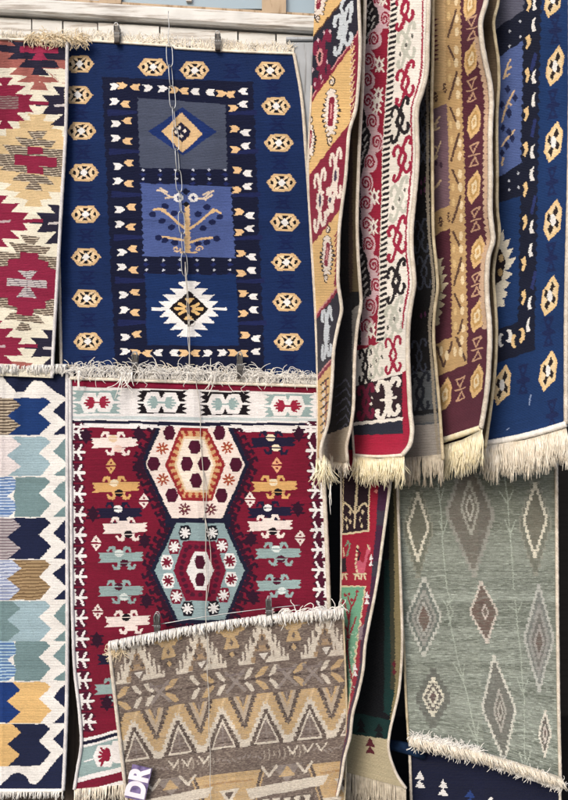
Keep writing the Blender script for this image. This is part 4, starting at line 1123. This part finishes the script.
# ---------------------------------------------------------------- 9 blue rug, right end of the rail
def paint_blue2(p):
    NB = c(27, 56, 106); DN = c(24, 30, 52); PE = c(86, 106, 164); GP = c(96, 98, 118); TN = c(236, 206, 154); WH = c(240, 240, 240); BK = c(44, 36, 40)
    p.fill(NB)
    a = lambda y: np.interp(y, [-60, 0, 110, 200, 300, 350], [525, 523.5, 522, 520.5, 518.5, 517])
    b = lambda y: np.interp(y, [-60, 0, 110, 200, 300, 350], [542, 541, 539, 537.5, 535.5, 534])
    p.poly([(470,-60),(540,-60),(528,8),(470,48)], GP)
    p.poly([(470,46),(530,6),(530,37),(470,76)], DN)
    p.poly([(470,76),(530,36),(530,158),(470,196)], PE)
    p.poly([(470,196),(530,157),(530,193),(470,212)], DN)
    for x, y in ((509.5,46.5),(520.5,21.5),(509.5,31),(520.5,37),(509,181),(518,173),(509,190),(518,187)): p.dia(x, y, 1.3, 2, c(200,206,220))
    for l in ([(504,78),(508,64),(511,60)], [(506,76),(509.5,74)], [(507,70),(511,67)], [(502,122),(508,102),(514,91)], [(508,102),(511,105)], [(502,146),(508,138),(514,130)], [(502,165),(503,158)]): p.line(l, 2, c(224,196,158))
    for x, y in ((507.5,89),(515,98),(502,105),(509,112),(509,114),(512,138),(507,146),(503,128),(502,153),(509,132)): p.dia(x, y, 2.8, 4.6, c(36,44,84))
    # serrated white half medallion
    for k in range(8):
        y = 236 + k * 9.2
        w = 15 - abs(k - 3) * 3.0
        if k == 0: w = 3
        p.poly([(490,y-7),(502+w*.1,y-3),(501+w,y-2+(3 if k>3 else -5)),(503+w*.4,y+6),(490,y+8)], c(236, 230, 214))
    p.poly([(488,240),(501,250),(506,262),(501,280),(488,292)], BK)
    p.ell(501, 258, 2.6, 4, TN); p.ell(500, 272, 2.4, 4, c(200,170,120))
    ys = np.arange(-60, 352, 2.)
    p.poly([(a(y) + .9 * math.sin(y * .75), y) for y in ys] + [(b(y) + 1.0 * math.sin(y * .7), y) for y in reversed(ys)], DN)
    p.poly([(470,340),(535,316),(535,350),(470,372)], DN)
    for y in (62, 128, 205, 280): p.poly([(534,y-10),(537,y-8),(533,y+10),(530,y+8)], c(44,56,110))
    def drop(x, y, d, col):
        p.poly([(x+1.5,y-8),(x+2.6,y-3),(x+2.6,y+1),(x-.5,y+8),(x-2.2,y+6),(x-.4,y+1),(x-2.4,y-4)] if d > 0 else [(x+2.2,y-8),(x-1.2,y-5),(x-2.6,y+2),(x-1.6,y+7),(x+2.4,y+6),(x+.4,y)], col)
    for x, y in ((528.5,4),(528,42),(527,75),(526,114),(525.5,149),(525,189),(524.5,222),(523.5,264),(523,297),(522,336)): drop(x, y, 1, TN)
    for x, y in ((535,4),(534,25),(534,77),(533.5,100),(532.5,152),(532,174),(532,227),(531,250),(529.8,303),(528.5,325)): drop(x, y, -1, WH)
    for x, y, col in ((501,340,WH),(509,336,WH),(514,341,TN),(522,335,TN)): p.ell(x, y, 3.2, 7, col); p.ell(x + (1.8 if x in (501,514) else -1.8), y, 1.8, 4.5, DN)
    def ehex(x, y):
        q = lambda k: [(x+dx*k, y+dy*k) for dx, dy in ((4,-21),(9.2,-11),(7.4,9),(-4.5,21),(-9.2,10),(-7.2,-6))]
        p.poly(q(1), TN); p.poly(q(.80), BK)
        p.poly(q(.80), c(238,216,176))
        p.poly([(x+3,y-15),(x+5.5,y-9),(x+2,y-3),(x+6,y+2),(x+4.6,y+8),(x+1,y+5),(x-2.6,y+15),(x-5.2,y+10),(x-2,y+4),(x-6,y),(x-4.4,y-7),(x-1,y-4)], BK)
        p.ell(x, y, 2.6, 6, WH)
    for x, y in ((553,-2),(555,66),(553.3,142),(552.8,220),(549.8,296),(548,371),(502,385)): ehex(x, y)
    for x, y in ((555,30),(553,105),(552,182),(551,258),(548.5,332),(523,380),(552,415)):
        D2 = c(26, 40, 86)
        p.poly([(x-5,y-14),(x+5.5,y-17),(x+1.5,y-4),(x+6.5,y-2),(x+6.5,y+1),(x+1.5,y+3),(x+5,y+13),(x-5.5,y+15),(x-1.5,y+4),(x-6.5,y+3),(x-6.5,y),(x-1.5,y-2)], D2)
        p.dia(x, y-10, 2, 3, NB); p.dia(x, y+9, 2, 3, NB)
    for l in ([(531,395),(529,405)], [(507,430),(509,428)]): p.line(l, 1.2, c(150,170,210))
gE = rug('long navy rug with hexagons and a white bottom fringe, rightmost on the rail', at(525, 440, -.3))
dE = lambda s, t: -.12 - .18*s + .010*np.sin(t*15+2.2)*s
PE_, PE3 = surf([(-60,478),(200,478),(444,481)], [(-60,570),(130,569.5),(190,568.5),(250,567),(300,566),(424,565.5)], Z0, lambda s: 2*np.sin(s*3.14), dE)
panel('front_leaf', gE, PE_, PE3, 88, 495, paint_blue2, cell=.62)
cord('edge_binding', gE, PE3, 1, .0085, BINDC); cord('edge_binding', gE, PE3, 0, .0055, BINDC)
cord('bottom_hem', gE, PE3, 1, .0115, WHITE, along='s', fwd=.006)
hang_fringe('fringe', gE, root_line([(481,447),(525,440),(566,428)], [-.14,-.22,-.31]), 520, .115, CREAM, 81, .0018, 11, .012, .014)

# ---------------------------------------------------------------- 10 red folded rug with green panel
def paint_deer(p):
    CR = c(158, 26, 54); BK = c(40, 22, 34); CRM_ = c(226, 210, 176); GN = c(116, 176, 146); PK = c(206, 96, 120)
    p.fill(CR)
    f = curve(RH)
    for y in np.arange(470, 795, 3.):
        x = float(f(y)); w = np.interp(y, [470, 540, 600, 700], [12, 8, 5, 4])
        p.poly([(x-w,y-1.6),(x+3,y-1.6),(x+3,y+1.6),(x-w,y+1.6)], c(64, 30, 62) if int(y/17) % 3 else c(60,54,70))
    p.poly([(330,470),(371,470),(369,531.5),(330,537)], CRM_); p.poly([(330,470),(369.2,470),(367.4,529.8),(330,535)], BK)
    p.line([(343,470),(342.6,532)], 1.3, CRM_)
    p.line([(357,480),(354.5,528)], 2.0, CRM_)
    for sg in (-1, 1): p.line([(355,514),(355+sg*6,506),(355+sg*10,503),(355+sg*12,506)], 1.8, CRM_)
    for x, y in ((346,519),(350,512),(347,527),(360,519),(363,512),(362,526),(350,521),(359,508)): p.dia(x, y, 1.4, 3.4, CRM_)
    p.dia(376, 491, 2.4, 2.6, c(230,150,140))
    # beasts
    p.poly([(355,566),(358,559),(363,563),(367,549),(370,545),(371,549),(368,555),(366,568),(364,574),(356,573)], PK)
    for y in range(547, 577, 4): p.ell(355.5 + abs(y-562)*.15, y, 1.2, 1.6, CRM_)
    p.line([(357,549),(360,553),(358,560)], 1.5, BK); p.line([(368,545),(369,549)], 1.6, CRM_)
    p.poly([(341,558),(346,558),(347,572),(341,572)], BK); p.line([(347,556),(350,545),(348,541),(346,546)], 1.5, c(120,150,130)); p.line([(343,548),(344,556)], 1.4, CRM_)
    for x0 in (342, 355, 361): p.line([(x0+1,574),(x0,579)], 1.7, CRM_); p.line([(x0+3,574),(x0+4.5,579)], 1.7, CRM_); p.line([(x0-1,574),(x0+5,574)], 1.6, CRM_)
    e = zig(365, 587, 349, 700, 30, -1.2)
    p.poly([(330,585)] + [(x+1.6, y-1) for x, y in e] + [(330,800)], CRM_); p.poly([(330,587)] + e + [(330,800)], GN)
    p.line([(352,680),(347,650),(348,628),(350,610)], 1.8, CR)
    for l in ([(349,620),(345,604),(343,600)], [(350,610),(355,600),(357,594)], [(351,606),(348,597)], [(348,640),(353,625),(356,617)], [(348,632),(343,622)]): p.line(l, 1.7, CR)
    for x, y in ((357,592),(345,595),(349,594),(355,600),(343,603),(352,600)): p.dia(x, y, 2, 2.2, CR)
    for k in range(40): 
        x, y = 344 + random.random()*12, 630 + random.random()*60
        p.dia(x, y, 1, 1, c(190,216,198))
    for x, y in ((367,598),(355,670),(371,560)):
        p.poly([(x-2.4,y+6),(x+2.4,y+6),(x,y)], WHT); p.poly([(x-2.4,y),(x+2.4,y),(x,y-7)], WHT)
    p.poly([(359,628),(364,624),(362,640),(358,640)], c(150,130,140))
RH = [(450,394),(480,390.5),(500,388),(530,384),(550,381.3),(575,378),(595,374.6),(625,368.6),(645,365),(669,363),(693,358),(714,352.5),(737,349.8),(757,344.5),(779,341),(796,337)]
gH = rug('folded red rug with a green tree panel, hanging between the crimson and the grey-green rug', at(370, 795, -.02))
dH = lambda s, t: .0 - .17*s + .01*np.sin(t*9)*s
PH, PH3 = surf([(450,341),(600,340.5),(690,337),(796,331)], RH, Z0, Z0, dH)
panel('front_leaf', gH, PH, PH3, 44, 345, paint_deer, cell=.6)
cord('edge_binding', gH, PH3, 1, .0062, BINDC); cord('edge_binding', gH, PH3, 0, .004, BINDC)
def paint_H2(p):
    DKB = c(8, 12, 20); TLD = c(14, 50, 50); CRM_ = c(188, 178, 150)  # DKB: dark wool plus the deep shade inside the fold, painted together
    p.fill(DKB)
    p.poly([(384,560),(398,560),(394,700),(390,716),(384,712)], TLD)
    p.poly([(393,440),(420,440),(420,690),(380,800),(390,720),(395,690)], c(134,124,92)); p.poly([(388,440),(393.2,440),(395,690),(391,690)], c(60,62,50))  # olive-cream edge painted lit beside the cord, dimming inward
    p.poly([(330,708),(400,722),(400,742),(330,730)], TLD)
    for x, y in ((361,722),(379,727)): p.poly([(x-5,y+4),(x+5,y+5),(x,y-4)], DKB); p.poly([(x-5,y+10),(x+5,y+11),(x,y+2)], DKB)
    p.poly([(330,731),(400,741),(420,800),(330,800)], CRM_)
    for x, y in ((370,742),):
        p.poly([(x-5,y+4),(x+5,y+5),(x,y-5)], c(92,30,44)); p.poly([(x-5,y+11),(x+5,y+12),(x,y+4)], c(92,30,44))
    for x, y in ((394,664),): p.dia(x, y, 2.2, 4, c(96,30,46)); p.dia(x, y+8, 2.2, 4, c(96,30,46))
dH2 = lambda s, t: .07 - .17*s + .01*np.sin(t*9+.5)*s
PR, PR3 = surf([(450,343),(700,335),(768,330)], [(450,396.5),(500,397.5),(540,399),(600,401),(640,402),(670,400.8),(692,398.5),(714,393.6),(732,389.6),(747,388.2),(763,392),(780,400),(788,406)], Z0, Z0, dH2)
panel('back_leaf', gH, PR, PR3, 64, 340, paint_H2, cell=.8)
cord('edge_binding', gH, PR3, 1, .0058, BINDC)
hang_fringe('fringe', gH, root_line([(333,768),(370,776),(406,788)], [.06,-.01,-.08]), 300, .12, GREYY, 91, .0018, 7, .006)

# ---------------------------------------------------------------- 11 grey-green melange rug
def paint_green(p):
    ny, nx = p.shape
    base_d, base_l = c(110, 117, 109), c(164, 173, 165)
    row = np.convolve(RNG.normal(0, 1, ny + 30), np.ones(9) / 9, 'same')[15:15+ny]
    row2 = np.convolve(RNG.normal(0, 1, ny + 80), np.ones(31) / 31, 'same')[40:40+ny]
    def streak(rep, sd):
        z = RNG.normal(0, 1, (ny, nx // rep + 2))
        z = (z[:, 1:] + z[:, :-1]) / 1.4
        return z.repeat(rep, 1)[:, :nx]
    n = .46 + .24 * row[:, None] + .6 * row2[:, None] + .13 * streak(9, 1) + .2 * streak(3, 1) + .9 * (streak(4, 1) > 2.0)
    n = np.clip(n, -.15, 1.45).reshape(-1, 1)
    p.col = base_d * (1 - n) + base_l * n
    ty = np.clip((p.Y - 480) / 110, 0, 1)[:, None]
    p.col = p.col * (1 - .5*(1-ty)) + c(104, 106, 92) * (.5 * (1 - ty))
    LG = c(172, 176, 168); CRM_ = c(228, 224, 208); DG = c(118, 113, 107); BR = c(112, 94, 88)
    g0 = p.col.copy()
    def ring(x, y, rx, ry, n, w, col, inner, lean=0.0):
        n = max(3, int(n * .72))
        p.step(x, y, rx, ry, n, col, lean)
        if inner is not None: p.step(x, y, rx - w, ry - w * ry / rx, n, inner, lean)
    ring(418, 530, 15, 48, 9, 1.4, c(150,152,140), c(112,114,102)); ring(418, 527, 11, 35, 9, 2.6, CRM_, c(112,112,100))
    ring(470, 514, 24, 64, 13, 3.5, c(158,158,152), DG, .07); ring(470, 508, 9.5, 27, 8, 2.4, c(176,176,168), DG, .03); ring(470, 508, 4.4, 13, 5, 1.8, c(190,190,182), c(110,104,98))
    ring(535, 524, 16, 52, 9, 1.4, c(150,152,142), c(116,118,108)); ring(535, 520, 12, 38, 9, 2.6, CRM_, c(112,110,100))
    ring(424, 617, 17.5, 40, 11, 2.4, c(206,208,202), c(112,120,116)); ring(424, 618, 12, 28, 9, 2.8, c(160,160,156), c(110,112,110)); ring(424, 619, 7, 17, 6, 2, c(176,176,172), BR)
    ring(484, 612, 14, 31, 11, 2.2, c(214,206,198), BR, .10); ring(485, 612, 3.4, 8, 4, 1.6, c(206,196,190), BR, .05)
    ring(539, 638, 15, 54, 12, 2.4, c(198,200,196), c(130,134,132)); ring(539, 640, 10, 36, 9, 2.6, c(164,164,162), c(120,118,116)); ring(539, 642, 5, 18, 6, 2, c(172,168,166), c(112,98,94))
    ring(433, 698, 17, 30, 8, 17, c(104,106,102), None)
    ring(433, 697, 10.5, 20, 7, 3, CRM_, c(100,92,90)); ring(433, 697, 5.2, 10, 4, 2.2, CRM_, c(104,84,84))
    for k in range(4):
        for sg in (-1, 1): p.dia(433 + sg * (3 + k * 1.7), 697 - 13 + k * 4.4, 1.1, 1.4, c(90,84,82)); p.dia(433 + sg * (3 + k * 1.7), 697 + 13 - k * 4.4, 1.1, 1.4, c(90,84,82))
    ring(499, 709, 17, 54, 13, 2.4, c(216,216,208), c(114,114,110), .10); ring(500, 711, 6.6, 22, 7, 2, c(176,174,168), c(110,104,100), .06); ring(500, 711, 3, 10, 4, 1.5, c(186,182,176), c(104,96,92))
    ring(545, 734, 6.6, 24, 8, 2, c(224,220,210), c(106,100,96)); ring(545, 734, 2.6, 10, 4, 1.4, c(210,202,196), c(110,96,92))
    # thin stems with arrow heads
    T = c(176, 186, 176)
    for l in ([(437,470),(440,500),(443,545),(447,592)], [(436,488),(440.5,502),(444,488)], [(504,470),(508,505),(511,545),(514,590)], [(500,492),(507,503),(513,490)], [(450,600),(448,592)], [(439,520),(443,534),(447,520)], [(505,520),(510,534),(516,520)],
              [(447,605),(458,660),(468,700),(477,740),(478,762)], [(453,662),(462,680),(465,664)], [(468,724),(477,741),(478,722)], [(515,600),(521,660),(524,700),(525,765)], [(517,678),(523,694),(528,680)], [(519,752),(525,770),(531,750)], [(447,600),(453,612),(449,626)], [(509,606),(518,612),(522,602)], [(443,600),(447,606),(453,598)]):
        p.line(l, 1.2, T)
    hz = np.clip(.2 + .14 * streak(3, 1), .0, .6).reshape(-1, 1)
    p.col = p.col * (1 - hz) + g0 * hz
    # heather everything slightly
    z = streak(2, 1).reshape(-1, 1) * .05
    p.col = p.col * (1 + z)
gF = rug('grey-green melange rug with stepped diamonds, hanging below the rail at right', at(480, 780, -.06))
dF = ripple(-.06, .006, 6, 7, .9)
PF, PF3 = surf([(452,398),(520,399),(600,401.5),(650,404),(700,406),(741,408.5)], [(452,556),(640,557.5),(700,558.5),(741,560)], Z0, lambda s: 45*s**1.1 - 3*np.sin(s*3.14), dF, 7.0)
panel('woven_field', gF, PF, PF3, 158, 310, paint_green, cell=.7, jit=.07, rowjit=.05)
cord('edge_binding', gF, PF3, 0, .0055, BINDT); cord('edge_binding', gF, PF3, 1, .0072, BINDC)
cord('bottom_hem', gF, PF3, 1, .017, WHITE, along='s', fwd=.008)
rt = lambda f: PF3(f, 0 * f + .985) + np.array([0, -.022, .008])
hang_fringe('fringe', gF, rt, 900, .038, CREAM, 101, .0015, 8, .010, .016, lean=.3)
curl_fringe('fringe', gF, lambda f: PF3(f * .45, 0*f + .985) + np.array([0, -.02, .0]), 500, .042, WHITE, 103, .0014, .5, .03, .6, 1.0)
curl_fringe('fringe', gF, lambda f: PF3(f, 0*f + .99) + np.array([0, -.022, 0]), 500, .045, WHITE, 102, .0014, -.3, .03, .7, 1.0)

# ---------------------------------------------------------------- 12 navy rug behind it
def paint_navy(p):
    p.fill(c(22, 28, 56))
    for x, y, col in ((420,779,WHT),(443,787,WHT),(470,797,c(40,66,130)),(491,804,WHT),(515,812,WHT),(540,820,c(40,66,130))):
        p.poly([(x-5,y),(x+5,y+1),(x,y-8)], col); p.poly([(x-5.4,y+8),(x+5,y+9),(x,y+.6)], col)
gG = rug('navy rug with small white triangles, showing below the grey-green rug\'s fringe', at(480, 860, 0))
dG = ripple(.0, .004, 5, 5, .2)
PG_, PG3 = surf([(640,405),(745,409),(870,413)], [(640,557),(870,561)], Z0, Z0, dG)
panel('woven_field', gG, PG_, PG3, 152, 230, paint_navy, cell=1.0)
cord('edge_binding', gG, PG3, 0, .006, BINDC, fwd=.01); cord('edge_binding', gG, PG3, 1, .006, BINDC)
m = MB(); m.tube(W(np.array([384., 394, 404, 414, 424]), np.array([744., 745.5, 747.5, 751, 757]), np.array([.06, .03, .0, -.02, -.015])), np.array([.018, .018, .019, .017, .012]), 12)
mtf = yarn_material('dark_blue_wool', c(14, 30, 56), c(26, 50, 82), 50); m.build('rolled_edge', mtf, gG)

# ---------------------------------------------------------------- pegs, chain, cord, line
PEGS = 'metal pegs gripping rug tops'
def peg(px, py, y, h, label, tilt=0.0):
    t = empty('clothes_peg', at(px, py + h / 2, y), label, 'peg', PEGS)
    base = np.array(at(px, py, y)); hm = h / 300 / 2 * .82; w = .0095
    def slab(yo0, yo1, thick):
        m = MB()
        prof = [(-hm, yo1), (-hm * .3, (yo0 + yo1) / 2), (hm * .1, (yo0 + yo1) / 2 - .001), (hm, yo0)]
        co = []
        for z, yy in prof:
            ww = w * (1 - .18 * (z < 0) * abs(z) / hm)
            for dx, dy in ((-ww, 0), (ww, 0), (ww, thick), (-ww, thick)):
                co.append(base + np.array([dx + tilt * z, yy + dy, z]))
        q = []
        for k in range(3):
            for e in range(4):
                q.append((k*4+e, k*4+(e+1) % 4, k*4+4+(e+1) % 4, k*4+4+e))
        q += [(3, 2, 1, 0), (12, 13, 14, 15)]
        m.add(co, q)
        return m
    slab(-.020, -.010, .003).build('jaw', STEEL, t, False)
    slab(.006, -.004, .003).build('jaw', STEEL, t, False)
    for yo in (-.020, .004):
        m = MB(); hw = w * .72
        m.tube(base + np.array([[-hw, yo, hm*.55], [-hw*1.1, yo - .003, hm*1.0], [-hw*.5, yo - .004, hm*1.28], [hw*.5, yo - .004, hm*1.28], [hw*1.1, yo - .003, hm*1.0], [hw, yo, hm*.55]]), .0017, 6)
        m.build('handle', CHAINM, t)
    m = MB()
    th = np.linspace(0, 4 * 2 * math.pi, 60)
    m.tube(np.stack([base[0] + np.linspace(-w * 1.1, w * 1.1, 60) , base[1] - .011 + .006 * np.cos(th), base[2] + hm * .15 + .006 * np.sin(th)], -1), .0012, 5)
    m.build('spring', CHAINM, t)
    m = MB(); m.tube(base + np.array([[-w*.9, -.0145, -hm*.93], [w*.9, -.0145, -hm*.93]]), .0035, 6)
    m.build('grip', DARKW, t)
peg(117.5, 36.5, -.035, 20, 'metal peg on the navy tree rug\'s top edge, nearer its left corner')
peg(218, 44, -.035, 19, 'metal peg on the navy tree rug\'s top edge, nearer its right corner')
peg(135.5, 365, -.075, 24, 'metal peg in the white fringe atop the crimson rug, left of the cord')
peg(240, 367, -.075, 27, 'metal peg in the white fringe atop the crimson rug, right of the cord')
peg(157.5, 627, -.125, 28, 'metal peg on the brown rug\'s top edge, near its left corner', -.05)
peg(269, 612, -.125, 29, 'metal peg on the brown rug\'s top edge, near its right end', -.05)

ch = empty('chain', at(184, 268, -.06), 'pale wire chain of long open links hanging over the navy tree rug', 'chain')
path = curve([(10, 168.5), (45, 169), (100, 172.5), (150, 176.5), (200, 180), (270, 185)])
y = 44.0; k = 0
while y < 262:
    ln = 22.5
    x0 = float(path(y)); x1 = float(path(y + ln))
    p0 = np.array(at(x0, y, -.062)); p1 = np.array(at(x1, y + ln, -.062))
    ax = (p1 - p0); cen = (p0 + p1) / 2; hl = np.linalg.norm(ax) / 2; ax = ax / np.linalg.norm(ax)
    ang = (.25 if k % 2 == 0 else 1.25) + random.uniform(-.2, .2)
    side = np.array([math.cos(ang), math.sin(ang), 0.0])
    th = np.linspace(0, 2 * math.pi, 29)
    pts = []
    for a in th:
        u = math.sin(a); v = math.cos(a)
        pts.append(cen + ax * (hl * 1.02) * np.sign(v) * abs(v) ** .6 + side * .0098 * np.sign(u) * abs(u) ** .8)
    m = MB(); m.tube(np.array(pts), .0014, 6); m.build('link', CHAINM, ch)
    y += ln * .93; k += 1

m = MB(); yy_ = np.linspace(11, 46, 12); m.tube(W(168.6 + .5*np.sin(yy_*.3), yy_, np.full(12, -.058)), .0012, 5); m.build('hanging_wire', CHAINM, ch)
cd = MB()
ys = np.linspace(262, 372, 40); xs = np.interp(ys, [262, 300, 372], [185, 187, 189.5])
cd.tube(W(xs + .4*np.sin(ys*.2), ys, np.full(40, -.066)), .0013, 5)
cd.tube(W(xs + 1.6*np.sin((ys-262)/110*3.14), ys, np.full(40, -.068)), .0012, 5)
ys = np.linspace(368, 800, 120)
xs = np.interp(ys, [368, 378, 400, 450, 510, 560, 610, 700, 800], [189, 196, 199, 201.5, 204.5, 206.5, 206, 208.5, 211]) + .5*np.sin(ys*.11)
yd = np.interp(ys, [368, 400, 590, 612, 630, 800], [-.085, -.072, -.075, -.13, -.138, -.138])
cd.tube(W(xs, ys, yd), .0013, 5)
ys2 = np.linspace(515, 602, 40)
cd.tube(W(204.5 + 5.5*np.sin((ys2-515)/87*3.14) + (ys2-515)*.02, ys2, np.full(40, -.074)), .0012, 5)
ys2 = np.linspace(470, 520, 24)
cd.tube(W(203 + 3.5*np.sin((ys2-470)/50*3.14), ys2, np.full(24, -.073)), .0012, 5)
a = np.linspace(0, 6.28, 20)
cd.tube(W(192 + 3.2*np.cos(a), 323 + 3*np.sin(a), np.full(20, -.067)), .0012, 5)
CORDM = yarn_material('grey_white_cord', c(176, 172, 166), c(216, 212, 206), 60)
o = cd.build('cord', CORDM); tag(o, 'thin pale cord trailing down over the crimson and brown rugs', 'cord')
ln = MB(); xs = np.linspace(152, 300, 60)
ln.tube(W(xs, 633 - (xs - 100) * .155 + 7*((xs-200)/150)**2, np.full(60, -.108) ), .0016, 5)
o = ln.build('wire_line', CHAINM); tag(o, 'thin wire line stretched behind the brown rug\'s top edge', 'wire')

# ---------------------------------------------------------------- house wall, window, doorway, ground
PW = lambda px, py, y=0.0: at(px, py, y)
X = lambda px: (px - 284) / 300
Zp = lambda py: 1.6 - (py - 400) / 300
SH = -.06
xl, xr = X(-420), X(327)
wl = empty('board_wall', (X(150), .05, 0), 'weathered whitewashed board wall behind the left rugs', 'wall')
rg = random.Random(5)
# upper white courses (sloping slightly with the old house)
zt = lambda px, py: Zp(py) + (X(px) - X(0)) * 0
course = [(17.5, 36.5), (37.5, 62), (63, 92)]
for k, (a, b) in enumerate(course):
    m = MB()
    joints = [-420, -300, -190, -90, 32, 63, 98, 160, 238, 276, 327] if k == 0 else [-420, -250, -60, 120, 250, 327]
    for j0, j1 in zip(joints[:-1], joints[1:]):
        x0, x1 = X(j0) + .0025, X(j1) - .0025
        zo = SH * (x0 - X(0)); yo = rg.uniform(-.003, .003) + k * .002
        m.box(x0, x1, -.006 + yo, .05, Zp(b) + zo + .002, Zp(a) + zo, SH, .002)
    m.build('board_course', PAINTW, wl, False)
m = MB()
for k in range(60):
    x0 = xl + k * .052
    if x0 + .052 > xr: break
    m.box(x0 + .001, x0 + .05, .006 + rg.uniform(-.003, .003), .05, 0.0, Zp(92) + SH * (x0 - X(0)) - .03, 0)
m.build('lower_boarding', DARKW, wl, False)
m = MB(); m.box(xl, xr, .05, .12, -.2, Zp(20), 0); m.build('wall_core', DARKW, wl, False)
m = MB(); m.box(xl, X(-130), .03, .12, Zp(8), Zp(-420), 0); m.box(X(329), X(960), .03, .12, Zp(-130), Zp(-420), 0); m.box(X(-130), X(329), .03, .12, Zp(-300), Zp(-420), 0)
m.build('upper_wall', PAINTW, wl, False)
po = empty('corner_post', (X(303), -.02, 0), 'grey painted wooden post between the navy tree rug and the rail rugs', 'post')
m = MB(); m.box(X(289), X(326), -.022, .045, 0, Zp(44), 0, .006); m.build('shaft', POSTM, po, False)
m = MB(); m.box(X(286), X(329), -.028, .045, Zp(44) + .002, Zp(40) , 0, .003); m.build('cap', POSTM, po, False)
# window with sill
wn = empty('window', (X(140), 0, Zp(20)), 'old wooden window with panes coloured pale blue like reflected sky above the board wall', 'window')
m = MB(); m.box(X(-130), X(338), -.035, .06, Zp(15.5) , Zp(0.5), SH, .008)
m2 = m.v[0]; m2[:, 2] += SH * (X(-130) - X(0)); m.build('sill', PAINTW, wn, False)
zb = Zp(0); zt_ = Zp(-300)
def zsill(px): return Zp(0.5) + SH * (X(px) - X(0)) + .002
for p0, p1, mat in ((-130,-100,BAREW), (-20,-2,BAREW), (38,60,BAREW), (99.5,121.5,BAREW), (262,286,BAREW), (328,345,BAREW)):
    m = MB(); m.box(X(p0), X(p1), -.012, .055, zsill(p0) - .0, zt_, 0, .004); m.build('mullion', mat, wn, False)
GLASS, nt, b = newmat('window_glass')
b.inputs['Base Color'].default_value = (*c(176, 198, 214), 1); b.inputs['Roughness'].default_value = .05  # pale blue base colour stands in for the reflected sky
b.inputs['Transmission Weight'].default_value = .3; b.inputs['IOR'].default_value = 1.45
CURT = yarn_material('pale_curtain', c(190, 208, 222), c(222, 232, 240), 6, .05)
for p0, p1 in ((-100,-20), (-2,38), (60,99.5), (121.5,262), (286,328)):
    m = MB(); m.box(X(p0), X(p1), .012, .017, zsill(p0), zt_, 0); m.build('pane', GLASS, wn, False)
    m = MB(); zr = zsill(p1); m.box(X(p0), X(p1), -.004, .03, zsill(p0) + .001, zsill(p0) + .017, SH, .003); m.build('bottom_rail', BAREW, wn, False)
    if p1 - p0 > 60:
        m = MB(); m.box(X(p0 + (p1-p0)*.46), X(p0 + (p1-p0)*.50), -.002, .011, zsill(p0)+.02, zt_, 0); m.build('glazing_bar', PAINTW, wn, False)
xs = np.linspace(X(-125), X(330), 240); zz = np.array([zsill(300), zt_])
cv = np.stack([np.stack([xs, .05 + .018*np.sin(xs*46) + .01*np.sin(xs*101), np.full_like(xs, z)], -1) for z in zz])
i = np.arange(239); m = MB(); m.add(cv.reshape(-1, 3), np.stack([i, i+1, 240+i+1, 240+i], -1)); m.build('curtain', CURT, wn)
# doorway
dw = empty('shop_doorway', (X(480), .7, 0), 'dark open shop doorway behind the hanging rugs', 'doorway')
x0, x1 = X(327), X(900)
m = MB(); m.box(x0, x1, 1.5, 1.56, 0, 4.2, 0); m.build('back_wall', INNER, dw, False)
m = MB(); m.box(x0 - .05, x0 - .001, .122, 1.5, 0, 4.2, 0); m.box(x1, x1 + .05, -.02, 1.5, 0, 4.2, 0); m.build('side_wall', INNER, dw, False)
m = MB(); m.box(x0 - .05, x1 + .05, .122, 1.56, Zp(-420), Zp(-420) + .05, 0); m.build('ceiling', INNER, dw, False)
m = MB(); m.box(x0 - .05, x1 + .05, -.02, 1.499, -.02, .02, 0); m.build('threshold_floor', INNER, dw, False)
g = MB(); g.box(-60, 60, -60, 60, -.3, 0.0, 0)
o = g.build('ground', GROUND, None, False); tag(o, kind='structure')

# ---------------------------------------------------------------- light, sky, camera
sc = bpy.context.scene
w = bpy.data.worlds.new('World'); sc.world = w; w.use_nodes = True
nt = w.node_tree; bg = nt.nodes['Background']
sk = nt.nodes.new('ShaderNodeTexSky'); sk.sky_type = 'NISHITA'; sk.sun_disc = False
SUN_EL, SUN_AZ = math.radians(30), math.radians(-24)     # azimuth from behind the camera, towards the left
d = Vector((math.sin(SUN_AZ) * math.cos(SUN_EL), -math.cos(SUN_AZ) * math.cos(SUN_EL), math.sin(SUN_EL)))
sk.sun_elevation = SUN_EL; sk.sun_rotation = math.atan2(d.x, d.y)
sk.dust_density = 3.0; sk.air_density = .9; sk.ozone_density = 1.0
nt.links.new(sk.outputs[0], bg.inputs[0]); bg.inputs[1].default_value = .12
su = bpy.data.lights.new('sun', 'SUN'); su.energy = 1.45; su.angle = math.radians(22); su.color = (1, .93, .84)
so = bpy.data.objects.new('sun', su); C.objects.link(so); so.rotation_euler = (-d).to_track_quat('-Z', 'Y').to_euler()
cam = bpy.data.cameras.new('camera'); co_ = bpy.data.objects.new('camera', cam); C.objects.link(co_)
cam.sensor_fit = 'VERTICAL'; cam.sensor_height = 24; cam.lens = 24 * F / 800
cam.clip_start = .05; cam.clip_end = 500
co_.location = EYE; co_.rotation_euler = (math.pi / 2, 0, 0)
sc.camera = co_
sc.view_settings.view_transform = 'Standard'; sc.view_settings.look = 'None'
sc.view_settings.exposure = 0.40; sc.view_settings.gamma = 1.0
